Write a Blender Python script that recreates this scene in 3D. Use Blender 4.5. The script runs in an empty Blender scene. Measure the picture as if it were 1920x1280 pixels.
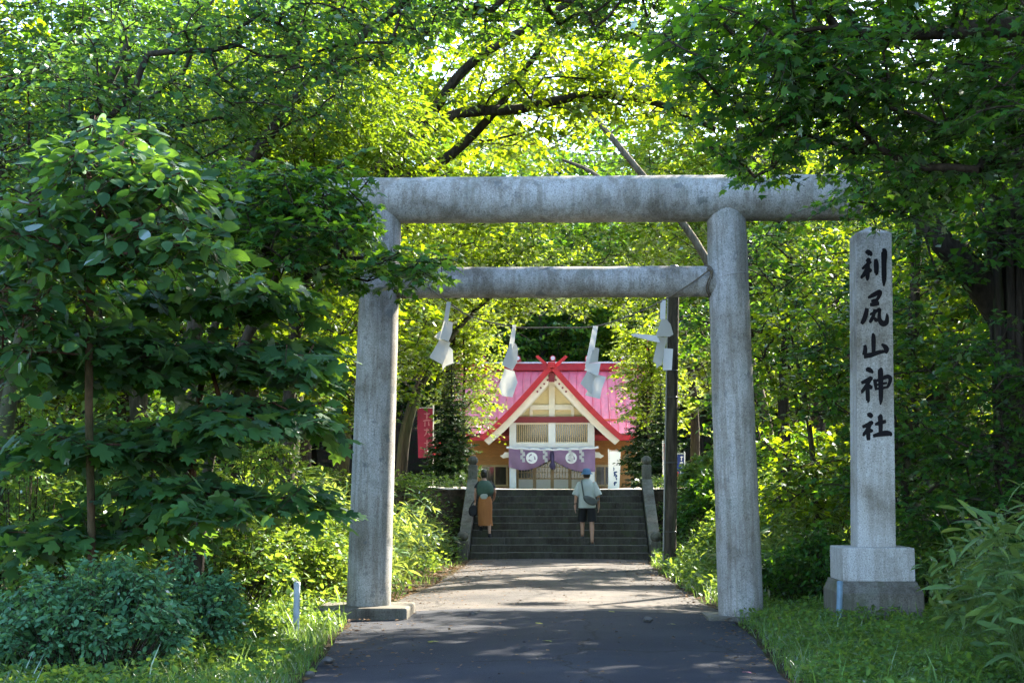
import bpy, bmesh, math, random
import numpy as np
from mathutils import Vector, Matrix, Euler

R = math.radians
rng = np.random.default_rng(7)
random.seed(7)
scene = bpy.context.scene
C = scene.collection

# ------------------------------------------------------------------ camera, sky, sun, exposure
CAM = Vector((0.14, 0.0, 1.6)); FPX = 2800.0
TILT = math.atan(275 / FPX); YAW = R(2.03)
cam_d = bpy.data.cameras.new('camera'); cam = bpy.data.objects.new('camera', cam_d); C.objects.link(cam)
cam.location = CAM; cam.rotation_euler = (math.pi / 2 + TILT, 0, YAW)
cam_d.sensor_width = 36; cam_d.sensor_fit = 'HORIZONTAL'; cam_d.lens = FPX / 1920 * 36
cam_d.clip_start = 0.1; cam_d.clip_end = 1500
cam_d.dof.use_dof = True; cam_d.dof.focus_distance = 18.5; cam_d.dof.aperture_fstop = 8.0
scene.camera = cam
SUN_AZ = R(40); SUN_EL = R(37)          # azimuth right of the path direction (+Y), behind the gate
SD = np.array([math.sin(SUN_AZ) * math.cos(SUN_EL), math.cos(SUN_AZ) * math.cos(SUN_EL), math.sin(SUN_EL)])
world = bpy.data.worlds.new('World'); scene.world = world; world.use_nodes = True
wn = world.node_tree.nodes; wl = world.node_tree.links
sky = wn.new('ShaderNodeTexSky'); sky.sky_type = 'NISHITA'; sky.sun_disc = False
sky.sun_elevation = SUN_EL; sky.sun_rotation = SUN_AZ; sky.air_density = 1.0; sky.dust_density = 1.2; sky.ozone_density = 2.0
wn['Background'].inputs['Strength'].default_value = 0.14
wl.new(sky.outputs[0], wn['Background'].inputs['Color'])
sun_d = bpy.data.lights.new('sun', 'SUN'); sun_d.energy = 5.0; sun_d.angle = R(0.53); sun_d.color = (1.0, 0.91, 0.75)
sun = bpy.data.objects.new('sun', sun_d); C.objects.link(sun)
sun.rotation_euler = Vector(SD).to_track_quat('Z', 'Y').to_euler(); sun.location = (20, 30, 40)
scene.view_settings.view_transform = 'Standard'; scene.view_settings.look = 'None'
scene.view_settings.exposure = 2.75; scene.view_settings.gamma = 1.0
scene.view_settings.use_curve_mapping = False
cy = scene.cycles
cy.use_denoising = True; cy.denoiser = 'OPENIMAGEDENOISE'; cy.denoising_input_passes = 'RGB_ALBEDO_NORMAL'
cy.max_bounces = 6; cy.diffuse_bounces = 3; cy.glossy_bounces = 2; cy.transmission_bounces = 3; cy.use_light_tree = False; cy.transparent_max_bounces = 4
cy.use_adaptive_sampling = True; cy.adaptive_threshold = 0.015; cy.caustics_reflective = False; cy.caustics_refractive = False
cy.sample_clamp_indirect = 6.0

_M = Euler((math.pi / 2 + TILT, 0, YAW)).to_matrix()
def P(px, py, Y):
    """survey helper: point of the photograph's ray on the vertical plane y = Y"""
    d = _M @ Vector(((px - 960) / FPX, -(py - 640) / FPX, -1))
    t = (Y - CAM.y) / d.y
    return CAM + d * t

# ------------------------------------------------------------------ materials
MATS = {}
def nodemat(name):
    m = bpy.data.materials.new(name); m.use_nodes = True
    nt = m.node_tree; n = nt.nodes; b = n['Principled BSDF']
    MATS[name] = m
    return m, nt, n, nt.links, b
def ramp(n, pts):
    r = n.new('ShaderNodeValToRGB'); e = r.color_ramp.elements
    while len(e) < len(pts): e.new(0.5)
    for i, (p, c) in enumerate(pts):
        e[i].position = p; e[i].color = (*c, 1) if len(c) == 3 else c
    return r
def noise(n, l, scale, detail=4, rough=.6, coord=None, dim=None):
    t = n.new('ShaderNodeTexNoise'); t.inputs['Scale'].default_value = scale
    t.inputs['Detail'].default_value = detail; t.inputs['Roughness'].default_value = rough
    if coord is not None: l.new(coord, t.inputs['Vector'])
    return t
def coords(n, l, scale=(1, 1, 1), kind='Object'):
    tc = n.new('ShaderNodeTexCoord'); mp = n.new('ShaderNodeMapping'); mp.inputs['Scale'].default_value = scale
    l.new(tc.outputs[kind], mp.inputs['Vector']); return mp.outputs[0]
def mixc(n, l, fac, a, b, mode='MIX'):
    x = n.new('ShaderNodeMix'); x.data_type = 'RGBA'; x.blend_type = mode
    for sock, v in ((x.inputs[0], fac), (x.inputs[6], a), (x.inputs[7], b)):
        if isinstance(v, (int, float)): sock.default_value = v
        elif isinstance(v, tuple): sock.default_value = (*v, 1)
        else: l.new(v, sock)
    return x.outputs[2]
def bump(n, l, b, height, strength=.3, dist=.01):
    u = n.new('ShaderNodeBump'); u.inputs['Strength'].default_value = strength; u.inputs['Distance'].default_value = dist
    l.new(height, u.inputs['Height']); l.new(u.outputs[0], b.inputs['Normal'])

def paint(name, col, rough=.5, var=.12, scale=6, spec=.5, bumpk=0.0, stretch=(1, 1, 1)):
    m, nt, n, l, b = nodemat(name)
    co = coords(n, l, stretch)
    t = noise(n, l, scale, 6, .65, co)
    lo = tuple(c * (1 - var) for c in col); hi = tuple(min(1, c * (1 + var)) for c in col)
    r = ramp(n, [(.3, lo), (.7, hi)]); l.new(t.outputs[0], r.inputs[0]); l.new(r.outputs[0], b.inputs['Base Color'])
    b.inputs['Roughness'].default_value = rough; b.inputs['Specular IOR Level'].default_value = spec
    if bumpk: bump(n, l, b, t.outputs[0], bumpk, .01)
    return m

def granite(name, base=.42, spot=True, moss=0.0, tint=(1, 1, 1), streak=.8):
    m, nt, n, l, b = nodemat(name)
    tc = n.new('ShaderNodeTexCoord'); co = tc.outputs['Object']
    fine = noise(n, l, 64, 4, .75, co)
    r1 = ramp(n, [(.34, tuple(base * .30 * t for t in tint)), (.44, tuple(base * .8 * t for t in tint)), (.58, tuple(base * t for t in tint)), (.72, tuple(base * 1.45 * t for t in tint))])
    l.new(fine.outputs[0], r1.inputs[0])
    big = noise(n, l, 1.6, 6, .65, co)
    r2 = ramp(n, [(.33, (.46, .42, .36)), (.50, (.84, .82, .78)), (.64, (1, 1, 1))]); l.new(big.outputs[0], r2.inputs[0])
    col = mixc(n, l, 1.0, r1.outputs[0], r2.outputs[0], 'MULTIPLY')
    st = noise(n, l, 1.0, 5, .7, coords(n, l, (9, 9, .8)))
    r3 = ramp(n, [(.42, (.62, .58, .52)), (.55, (1, 1, 1))]); l.new(st.outputs[0], r3.inputs[0])
    col = mixc(n, l, streak, col, r3.outputs[0], 'MULTIPLY')
    if spot:
        # lichen blotches: round, sparse, with ragged rims
        wob = noise(n, l, 14, 3, .6, co)
        add = n.new('ShaderNodeMixRGB'); add.blend_type = 'ADD'; add.inputs[0].default_value = .16
        l.new(co, add.inputs[1]); l.new(wob.outputs[1], add.inputs[2])
        for sc, th, k in ((3.6, .21, .60), (8.0, .22, .42), (19.0, .2, .35)):
            v = n.new('ShaderNodeTexVoronoi'); v.inputs['Scale'].default_value = sc; l.new(add.outputs[0], v.inputs['Vector'])
            rr = ramp(n, [(th, (1, 1, 1)), (th + .05, (0, 0, 0))]); l.new(v.outputs['Distance'], rr.inputs[0])
            sep = n.new('ShaderNodeSeparateColor'); l.new(v.outputs['Color'], sep.inputs[0])
            gt = n.new('ShaderNodeMath'); gt.operation = 'GREATER_THAN'; gt.inputs[1].default_value = .70; l.new(sep.outputs[0], gt.inputs[0])
            mu = n.new('ShaderNodeMath'); mu.operation = 'MULTIPLY'; l.new(rr.outputs[0], mu.inputs[0]); l.new(gt.outputs[0], mu.inputs[1])
            mk = n.new('ShaderNodeMath'); mk.operation = 'MULTIPLY'; l.new(mu.outputs[0], mk.inputs[0]); mk.inputs[1].default_value = k
            col = mixc(n, l, mk.outputs[0], col, (.10, .11, .12))
    if moss:
        mn = noise(n, l, 3.2, 6, .7, co); rm = ramp(n, [(.50, (0, 0, 0)), (.66, (moss,) * 3)]); l.new(mn.outputs[0], rm.inputs[0])
        col = mixc(n, l, rm.outputs[0], col, (.055, .065, .028))
    l.new(col, b.inputs['Base Color']); b.inputs['Roughness'].default_value = .75
    b.inputs['Specular IOR Level'].default_value = .3
    bump(n, l, b, fine.outputs[0], .25, .006)
    return m

def leafmat(name, dark, light, trans, gloss=.10, rough=.38, tmix=.5, rare=None):
    m, nt, n, l, b = nodemat(name)
    n.remove(b); out = n['Material Output']
    at = n.new('ShaderNodeAttribute'); at.attribute_name = 'rnd'
    pts = [(0, dark), (.75, light), (.97, tuple(min(1, c * 1.35) for c in light))]
    if rare: pts.append((.985, rare))
    r = ramp(n, pts); l.new(at.outputs['Fac'], r.inputs[0])
    df = n.new('ShaderNodeBsdfDiffuse'); l.new(r.outputs[0], df.inputs[0])
    tr = n.new('ShaderNodeBsdfTranslucent')
    rt = ramp(n, [(0, tuple(c * .6 for c in trans)), (1, tuple(min(1, c * 1.25) for c in trans))]); l.new(at.outputs['Fac'], rt.inputs[0])
    l.new(rt.outputs[0], tr.inputs[0])
    mx = n.new('ShaderNodeMixShader'); mx.inputs[0].default_value = tmix
    l.new(df.outputs[0], mx.inputs[1]); l.new(tr.outputs[0], mx.inputs[2])
    gl = n.new('ShaderNodeBsdfGlossy'); gl.inputs['Roughness'].default_value = rough; gl.inputs['Color'].default_value = (.9, .95, 1, 1)
    lw = n.new('ShaderNodeFresnel'); lw.inputs[0].default_value = 1.45
    mu = n.new('ShaderNodeMath'); mu.operation = 'MULTIPLY'; mu.inputs[1].default_value = gloss * 2.8; mu.use_clamp = True; l.new(lw.outputs[0], mu.inputs[0])
    m2 = n.new('ShaderNodeMixShader'); l.new(mu.outputs[0], m2.inputs[0]); l.new(mx.outputs[0], m2.inputs[1]); l.new(gl.outputs[0], m2.inputs[2])
    l.new(m2.outputs[0], out.inputs[0])
    return m

def bark(name, dark, light, sc=1.0):
    m, nt, n, l, b = nodemat(name)
    co = coords(n, l, (14 * sc, 14 * sc, 2.2 * sc))
    t = noise(n, l, 1.0, 7, .7, co); r = ramp(n, [(.36, dark), (.6, light), (.75, tuple(c * 1.3 for c in light))]); l.new(t.outputs[0], r.inputs[0])
    g = noise(n, l, 2.0, 4, .6); rg = ramp(n, [(.5, (0, 0, 0)), (.68, (.6, .6, .6))]); l.new(g.outputs[0], rg.inputs[0])
    c = mixc(n, l, rg.outputs[0], r.outputs[0], (.06, .075, .03))
    l.new(c, b.inputs['Base Color']); b.inputs['Roughness'].default_value = .9; b.inputs['Specular IOR Level'].default_value = .2
    bump(n, l, b, t.outputs[0], .8, .03)
    return m

granite('granite_gate', .45, tint=(1.0, 1.0, 1.0), moss=.4)
granite('granite_sign', .46, spot=False, tint=(1.0, 1.0, 1.0), streak=.45)
granite('concrete_old', .17, spot=False, moss=.6, tint=(1.05, 1, .9))
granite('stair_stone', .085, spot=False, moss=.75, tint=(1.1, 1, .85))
granite('rail_stone', .20, spot=False, moss=.6, tint=(1.05, 1, .88))
leafmat('leaf_maple', (.014, .058, .017), (.036, .118, .024), (.18, .37, .010), .08)
leafmat('leaf_bright', (.028, .080, .012), (.062, .145, .018), (.40, .54, .008), .06, tmix=.5, rare=(.25, .16, .03))
leafmat('leaf_mulberry', (.020, .062, .028), (.045, .125, .040), (.20, .38, .025), .07, .52, tmix=.45)
leafmat('leaf_ovate', (.022, .070, .028), (.048, .130, .042), (.16, .32, .022), .07, .52)
leafmat('leaf_willow', (.045, .105, .016), (.095, .170, .024), (.28, .42, .014), .05)
leafmat('leaf_sasa', (.055, .125, .045), (.11, .205, .070), (.34, .42, .05), .10, .32, rare=(.33, .27, .12))
leafmat('leaf_shrub', (.045, .14, .070), (.10, .24, .125), (.17, .34, .06), .07)
leafmat('leaf_ground', (.040, .10, .025), (.085, .175, .035), (.28, .40, .03), .07)
leafmat('leaf_fir', (.012, .035, .015), (.028, .065, .024), (.08, .14, .02), .05, .5, tmix=.25)
leafmat('grass_blade', (.045, .115, .030), (.10, .205, .050), (.26, .40, .06), .06, rare=(.25, .21, .09))
leafmat('litter_leaf', (.045, .028, .015), (.16, .10, .055), (.16, .09, .03), .04, .6, tmix=.25)
leafmat('yellow_leaf', (.30, .30, .04), (.34, .36, .05), (.4, .4, .05), .05)
leafmat('petal_pink', (.55, .22, .30), (.6, .25, .32), (.5, .2, .25), .04)
bark('bark_dark', (.018, .014, .011), (.060, .046, .036))
bark('bark_red', (.035, .016, .010), (.11, .055, .035))
bark('bark_pale', (.07, .055, .04), (.20, .16, .115))
bark('pole_wood', (.022, .018, .015), (.085, .068, .052), .8)
leafmat('paper', (.86, .86, .85), (.88, .88, .87), (.88, .87, .80), .03, .6, tmix=.5)
paint('rope_fibre', (.12, .095, .065), .9, .3, 40)
paint('ink', (.006, .005, .007), .8, .3, 30, spec=.2)
paint('red_paint', (.50, .022, .035), .4, .15, 4)
paint('beam_red', (.22, .018, .030), .45, .15, 4)
paint('roof_red', (.80, .17, .21), .34, .22, 1.2, spec=.8, stretch=(2, 1, .4))
paint('cream_paint', (.86, .79, .64), .55, .06, 4)
paint('white_paint', (.82, .81, .78), .55, .05, 4)
paint('yellow_panel', (.80, .66, .36), .6, .10, 5, stretch=(1, 1, 6))
paint('siding', (.52, .24, .075), .55, .25, 5, stretch=(1, 1, 9))
paint('lattice_wood', (.50, .36, .20), .6, .12, 8)
paint('curtain_purple', (.30, .185, .31), .8, .10, 3)
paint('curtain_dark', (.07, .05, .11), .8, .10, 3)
paint('metal_dark', (.05, .05, .055), .4, .1, 8)
paint('marker_blue', (.10, .18, .25), .5, .25, 9)
paint('marker_white', (.30, .36, .42), .5, .2, 9)
paint('flag_pale', (.55, .20, .26), .7, .1, 4)
paint('flag_red', (.34, .022, .07), .7, .1, 4)
paint('flag_white', (.85, .85, .83), .7, .03, 4)
paint('flag_blue', (.02, .045, .22), .7, .1, 4)
paint('flag_ink', (.02, .05, .16), .7, .1, 4)
paint('skin', (.46, .25, .17), .5, .06, 12)
paint('hair', (.018, .013, .011), .5, .3, 60)
paint('shirt_grey', (.42, .45, .42), .85, .06, 10)
paint('cloth_black', (.012, .012, .015), .85, .2, 10)
paint('cap_blue', (.075, .16, .27), .8, .12, 10)
paint('bag_grey', (.075, .085, .082), .7, .15, 14)
paint('skirt_rust', (.36, .13, .035), .8, .14, 9, stretch=(3, 3, .6))
paint('shawl_green', (.045, .085, .062), .85, .2, 9)
paint('wire_grey', (.30, .29, .27), .6, .1, 20)
paint('stone_pebble', (.07, .065, .06), .8, .35, 9)
paint('gravel', (.50, .46, .40), .9, .3, 60, bumpk=.6)
paint('glass_dark', (.015, .018, .016), .06, .3, 3, spec=.9)

def asphalt(name, col, dust, amt):
    m, nt, n, l, b = nodemat(name)
    tc = n.new('ShaderNodeTexCoord'); co = tc.outputs['Object']
    f = noise(n, l, 130, 2, .7, co); r = ramp(n, [(.35, tuple(c * .55 for c in col)), (.55, col), (.72, tuple(c * 1.9 for c in col))]); l.new(f.outputs[0], r.inputs[0])
    g = noise(n, l, .8, 7, .68, co); rg = ramp(n, [(.42, (0, 0, 0)), (.70, (amt,) * 3)]); l.new(g.outputs[0], rg.inputs[0])
    c = mixc(n, l, rg.outputs[0], r.outputs[0], dust)
    s = noise(n, l, .35, 5, .6, co); rs = ramp(n, [(.4, (.72, .72, .74)), (.6, (1.0, 1.0, 1.0))]); l.new(s.outputs[0], rs.inputs[0])
    c = mixc(n, l, 1.0, c, rs.outputs[0], 'MULTIPLY')
    wob = noise(n, l, 1.7, 5, .7, co); ad = n.new('ShaderNodeMixRGB'); ad.blend_type = 'ADD'; ad.inputs[0].default_value = .55; l.new(co, ad.inputs[1]); l.new(wob.outputs[1], ad.inputs[2])
    vc = n.new('ShaderNodeTexVoronoi'); vc.feature = 'DISTANCE_TO_EDGE'; vc.inputs['Scale'].default_value = .42; l.new(ad.outputs[0], vc.inputs['Vector'])
    rc = ramp(n, [(.003, (.75, .75, .75)), (.010, (0, 0, 0))]); l.new(vc.outputs[0], rc.inputs[0])
    c = mixc(n, l, rc.outputs[0], c, (.012, .011, .010))
    l.new(c, b.inputs['Base Color']); b.inputs['Roughness'].default_value = .9; b.inputs['Specular IOR Level'].default_value = .18
    bump(n, l, b, f.outputs[0], .5, .006)
asphalt('asphalt', (.033, .037, .049), (.070, .070, .074), .40)
asphalt('pale_path', (.080, .074, .072), (.17, .145, .125), .75)

def soil():
    m, nt, n, l, b = nodemat('soil')
    tc = n.new('ShaderNodeTexCoord'); co = tc.outputs['Object']
    a = noise(n, l, 9, 8, .75, co); r = ramp(n, [(.35, (.022, .016, .010)), (.55, (.060, .042, .026)), (.72, (.12, .088, .055))]); l.new(a.outputs[0], r.inputs[0])
    g = noise(n, l, .9, 6, .7, co); rg = ramp(n, [(.47, (0, 0, 0)), (.60, (.85, .85, .85))]); l.new(g.outputs[0], rg.inputs[0])
    c = mixc(n, l, rg.outputs[0], r.outputs[0], (.030, .050, .016))
    l.new(c, b.inputs['Base Color']); b.inputs['Roughness'].default_value = .95; b.inputs['Specular IOR Level'].default_value = .1
    bump(n, l, b, a.outputs[0], 1.0, .05)
soil()

# ------------------------------------------------------------------ mesh helpers
def link(o, parent=None):
    C.objects.link(o)
    if parent is not None:
        o.parent = parent
        o.matrix_parent_inverse = Matrix.Translation(-Vector(parent.location)) if parent.rotation_euler.z == 0 else parent.matrix_basis.inverted()
    return o
def tag(o, label=None, cat=None, group=None, kind=None):
    if label: o['label'] = label
    if cat: o['category'] = cat
    if group: o['group'] = group
    if kind: o['kind'] = kind
    return o
def root(name, loc, label, cat, group=None):
    o = bpy.data.objects.new(name, None); o.location = loc; o.empty_display_size = .2; C.objects.link(o)
    return tag(o, label, cat, group)
class MB:
    def __init__(s): s.v = []; s.f = []; s.sm = []
    def add(s, v, f, smooth=False):
        k = len(s.v); s.v += [tuple(p) for p in v]; s.f += [tuple(i + k for i in q) for q in f]; s.sm += [smooth] * len(f); return s
    def box(s, x0, x1, y0, y1, z0, z1):
        v = [(x0, y0, z0), (x1, y0, z0), (x1, y1, z0), (x0, y1, z0), (x0, y0, z1), (x1, y0, z1), (x1, y1, z1), (x0, y1, z1)]
        return s.add(v, [(0, 3, 2, 1), (4, 5, 6, 7), (0, 1, 5, 4), (1, 2, 6, 5), (2, 3, 7, 6), (3, 0, 4, 7)])
    def loft(s, rings, cap=True, smooth=True):
        n = len(rings[0]); v = [p for r in rings for p in r]; f = []
        for i in range(len(rings) - 1):
            for j in range(n): f.append((i * n + j, i * n + (j + 1) % n, (i + 1) * n + (j + 1) % n, (i + 1) * n + j))
        s.add(v, f, smooth)
        if cap:
            s.add(rings[0], [tuple(range(n))[::-1]]); s.add(rings[-1], [tuple(range(n))])
        return s
    def tube(s, pts, rad, seg=8, cap=True, smooth=True):
        pts = [Vector(p) for p in pts]
        if isinstance(rad, (int, float)): rad = [rad] * len(pts)
        rings = []; ref = None
        for i, p in enumerate(pts):
            t = (pts[min(i + 1, len(pts) - 1)] - pts[max(i - 1, 0)]).normalized()
            if ref is None: ref = Vector((1, 0, 0)) if abs(t.x) < .8 else Vector((0, 1, 0))
            u = (ref - t * ref.dot(t)).normalized(); w = t.cross(u); ref = u
            rings.append([p + (u * math.cos(a) + w * math.sin(a)) * rad[i] for a in [2 * math.pi * j / seg for j in range(seg)]])
        return s.loft(rings, cap, smooth)
    def poly(s, pts2, depth, M):
        """extruded outline: pts2 in a local plane (x, z), thickness along y"""
        n = len(pts2)
        a = [M @ Vector((x, 0, z)) for x, z in pts2]; b = [M @ Vector((x, depth, z)) for x, z in pts2]
        s.add(a + b, [tuple(range(n)), tuple(range(2 * n - 1, n - 1, -1))] + [(j, j + n, (j + 1) % n + n, (j + 1) % n) for j in range(n)])
        return s
    def build(s, name, mat, parent=None, bevel=0, kind=None):
        me = bpy.data.meshes.new(name); me.from_pydata(s.v, [], s.f); me.update()
        me.polygons.foreach_set('use_smooth', s.sm)
        if bevel:
            bm = bmesh.new(); bm.from_mesh(me); bmesh.ops.recalc_face_normals(bm, faces=bm.faces)
            es = [e for e in bm.edges if len(e.link_faces) == 2 and e.calc_face_angle(0) > .6]
            bmesh.ops.bevel(bm, geom=es, offset=bevel, segments=2, profile=.6, affect='EDGES'); bm.to_mesh(me); bm.free()
        else:
            bm = bmesh.new(); bm.from_mesh(me); bmesh.ops.recalc_face_normals(bm, faces=bm.faces); bm.to_mesh(me); bm.free()
        me.materials.append(MATS[mat]); o = bpy.data.objects.new(name, me)
        if kind: o['kind'] = kind
        return link(o, parent)
def box(name, x0, x1, y0, y1, z0, z1, mat, parent=None, bevel=0):
    return MB().box(x0, x1, y0, y1, z0, z1).build(name, mat, parent, bevel)

def trimesh(name, V, F, mat, parent=None, rnd=None, smooth=False, kind=None):
    """fast mesh from numpy arrays of vertices and triangles; rnd = one value per triangle"""
    me = bpy.data.meshes.new(name)
    V = np.ascontiguousarray(V, dtype=np.float32); F = np.ascontiguousarray(F, dtype=np.int32)
    me.vertices.add(len(V)); me.vertices.foreach_set('co', V.ravel())
    me.loops.add(F.size); me.loops.foreach_set('vertex_index', F.ravel())
    me.polygons.add(len(F)); me.polygons.foreach_set('loop_start', np.arange(0, F.size, F.shape[1], dtype=np.int32))
    if smooth: me.polygons.foreach_set('use_smooth', np.ones(len(F), dtype=bool))
    if rnd is not None:
        a = me.attributes.new('rnd', 'FLOAT', 'FACE'); a.data.foreach_set('value', np.ascontiguousarray(rnd, dtype=np.float32))
    me.update(calc_edges=True); me.materials.append(MATS[mat])
    o = bpy.data.objects.new(name, me)
    if kind: o['kind'] = kind
    return link(o, parent)

# value noise for layout
_tab = np.random.default_rng(3).random((64, 64))
def vnoise(x, y):
    x = np.asarray(x, float); y = np.asarray(y, float)
    xi = np.floor(x).astype(int); yi = np.floor(y).astype(int); fx = x - xi; fy = y - yi
    fx = fx * fx * (3 - 2 * fx); fy = fy * fy * (3 - 2 * fy)
    g = lambda a, b: _tab[a % 64, b % 64]
    return (g(xi, yi) * (1 - fx) + g(xi + 1, yi) * fx) * (1 - fy) + (g(xi, yi + 1) * (1 - fx) + g(xi + 1, yi + 1) * fx) * fy
def fbm(x, y, o=3):
    x = np.asarray(x, float); y = np.asarray(y, float); r = 0; a = .5; s = 0
    for k in range(o): r = r + a * vnoise(x * 2 ** k + 11 * k, y * 2 ** k + 5 * k); s += a; a *= .5
    return r / s
def sstep(a, b, x):
    t = np.clip((np.asarray(x, float) - a) / (b - a), 0, 1); return t * t * (3 - 2 * t)

# ------------------------------------------------------------------ terrain
ST_Y, ST_R, ST_D, ST_N = 33.9, .157, .35, 10
TOP = ST_R * ST_N
def road_l(y): return np.interp(y, [-8, 12.3, 17.5, 19, 21, 25, 31, 34], [-2.1, -2.0, -2.4, -2.62, -2.35, -2.05, -1.95, -2.0]) + .12 * (fbm(np.asarray(y) * 1.3, 2.2) - .5)
def road_r(y): return np.interp(y, [-8, 12.3, 17, 19, 21, 25, 31, 34], [2.1, 2.0, 2.15, 2.25, 2.1, 1.95, 1.9, 2.0]) + .12 * (fbm(np.asarray(y) * 1.3, 9.2) - .5)
def hz(x, y):
    x = np.asarray(x, float); y = np.asarray(y, float); ax = np.abs(x)
    side = sstep(2.35, 3.3, ax)
    up = sstep(29.5, 38.2, y) * TOP
    mid = np.where(y < 34.2, -.02, np.where(y > 37.4, TOP - .012, -.05 + (y - 34.2) / 3.2 * (TOP - .6)))
    z = mid * (1 - side) + side * up
    off = np.maximum(0, ax - 2.2)
    z = z + np.where(x < 0, .55, .28) * sstep(2.5, 6.5, ax) * sstep(18, 27, y) * (1 - sstep(34, 40, y))
    z = z + np.minimum(off, 1.0) * .18 * (fbm(x * .9, y * .9) - .35) + .02 * side * (fbm(x * 4, y * 4) - .5) - .02 * side * (y < 20)
    z = z + .10 * np.maximum(0, ax - 16) * sstep(20, 50, y) + .30 * np.maximum(0, np.minimum(y, 150) - 84)
    return z
def grid_axis(fine_a, fine_b, step, lo, hi):
    a = list(np.arange(fine_a, fine_b, step)); s = step; p = fine_b
    while p < hi: a.append(p); s *= 1.25; p += s
    a.append(hi); s = step; p = fine_a; b = []
    while p > lo: s *= 1.25; p -= s; b.append(max(p, lo))
    return np.array(b[::-1] + a)
gx = grid_axis(-8, 8, .16, -260, 260); gy = grid_axis(10, 42, .2, -120, 420)
GX, GY = np.meshgrid(gx, gy); GZ = hz(GX, GY)
nx, ny = len(gx), len(gy)
idx = np.arange(nx * ny).reshape(ny, nx)
Fq = np.stack([idx[:-1, :-1], idx[:-1, 1:], idx[1:, 1:], idx[1:, :-1]], -1).reshape(-1, 4)
g = trimesh('ground', np.stack([GX, GY, GZ], -1).reshape(-1, 3), Fq, 'soil', smooth=True); tag(g, 'brown forest soil with moss and litter', None, kind='structure')

def strip(name, ys, lf, rf, zf, mat, n=14):
    V = []; F = []
    for y in ys:
        a, b = float(lf(y)), float(rf(y))
        for j in range(n + 1):
            t = j / n; x = a + (b - a) * t; V.append((x, y, zf(x, y, t)))
    for i in range(len(ys) - 1):
        for j in range(n): k = i * (n + 1) + j; F.append((k, k + 1, k + n + 2, k + n + 1))
    o = trimesh(name, np.array(V), np.array(F), mat, smooth=True); o['kind'] = 'structure'; return o
crown = lambda t: .03 * (1 - (2 * t - 1) ** 2)
strip('path', np.arange(18.5, 34.01, .12), road_l, road_r, lambda x, y, t: -.008 + crown(t) + .01 * math.sin(y * 1.7), 'pale_path')
# darker asphalt sheet over the paler path up to the gate, with a wandering far edge
ye = lambda x: 19.55 + .30 * math.sin(x * 1.5 + 2.2) + .18 * (float(fbm(x * 2, 3.3)) - .5)
V = []; F = []; ny_ = 150; nn = 20
for i in range(ny_ + 1):
    for j in range(nn + 1):
        t = j / nn; xm = -2.4 + 4.8 * t; y = -8 + (ye(xm) + 8) * i / ny_
        a, b_ = float(road_l(y)), float(road_r(y)); x = a + (b_ - a) * t
        V.append((x, y, .002 + crown(t) + (.01 * math.sin(y * 1.7) if y > 18.4 else .01 * math.sin(y * 1.7))))
for i in range(ny_):
    for j in range(nn): k = i * (nn + 1) + j; F.append((k, k + 1, k + nn + 2, k + nn + 1))
o = trimesh('road', np.array(V), np.array(F), 'asphalt', smooth=True); o['kind'] = 'structure'

strip('yard', np.arange(37.9, 82.01, .8), lambda y: -9.0 + .8 * math.sin(y), lambda y: 8.4 + .8 * math.sin(y * 1.3), lambda x, y, t: float(hz(x, y)) + .014, 'gravel', 30)
# ------------------------------------------------------------------ stone gate
TY = 18.8
gate = root('stone_gate', (0, TY, 0), 'weathered granite shrine gate of two round pillars and two round beams', 'gate')
def cyl(name, a, b, ra, rb, mat, parent, seg=40, rings=14, wob=.004):
    a, b = Vector(a), Vector(b); mb = MB(); pts = []; rad = []
    for i in range(rings + 1):
        t = i / rings; pts.append(a.lerp(b, t)); rad.append(ra + (rb - ra) * t + random.uniform(-wob, wob))
    # softened ends
    d = (b - a).normalized(); e = .02
    pts = [a + d * .0, a + d * e] + pts[1:-1] + [b - d * e, b]; rad = [ra - e * .8, ra] + rad[1:-1] + [rb, rb - e * .8]
    return mb.tube(pts, rad, seg).build(name, mat, parent)
zk = P(1040, 374, TY).z; zn = P(1040, 529, TY).z
XL0, XL1, XR0, XR1 = -2.32, -2.19, 2.31, 2.19
cyl('pillar', (XL0, TY, .05), (XL1, TY, zk - .02), .278, .248, 'granite_gate', gate)
cyl('pillar', (XR0, TY, -.1), (XR1, TY, zk - .02), .278, .248, 'granite_gate', gate)
xkl, xkr = P(585, 374, TY).x, P(1612, 374, TY).x
cyl('top_beam', (xkl, TY, zk), (xkr, TY, zk), .296, .296, 'granite_gate', gate, rings=26)
cyl('tie_beam', (-2.06, TY, zn), (2.06, TY, zn), .196, .196, 'granite_gate', gate, rings=20)
def roughbox(name, x0, x1, y0, y1, z0, z1, mat, parent, top=None, bev=.02):
    mb = MB(); t = top or 0
    v = [(x0, y0, z0), (x1, y0, z0), (x1, y1, z0), (x0, y1, z0), (x0 + t, y0 + t, z1), (x1 - t, y0 + t, z1), (x1 - t, y1 - t, z1), (x0 + t, y1 - t, z1)]
    mb.add(v, [(0, 3, 2, 1), (4, 5, 6, 7), (0, 1, 5, 4), (1, 2, 6, 5), (2, 3, 7, 6), (3, 0, 4, 7)])
    return mb.build(name, mat, parent, bevel=bev)
roughbox('plinth', -2.92, -1.78, TY - .52, TY + .5, -.12, .155, 'concrete_old', gate, bev=.03)
roughbox('plinth', 1.86, 2.80, TY - .42, TY + .45, -.2, .045, 'concrete_old', gate, bev=.03)

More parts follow.
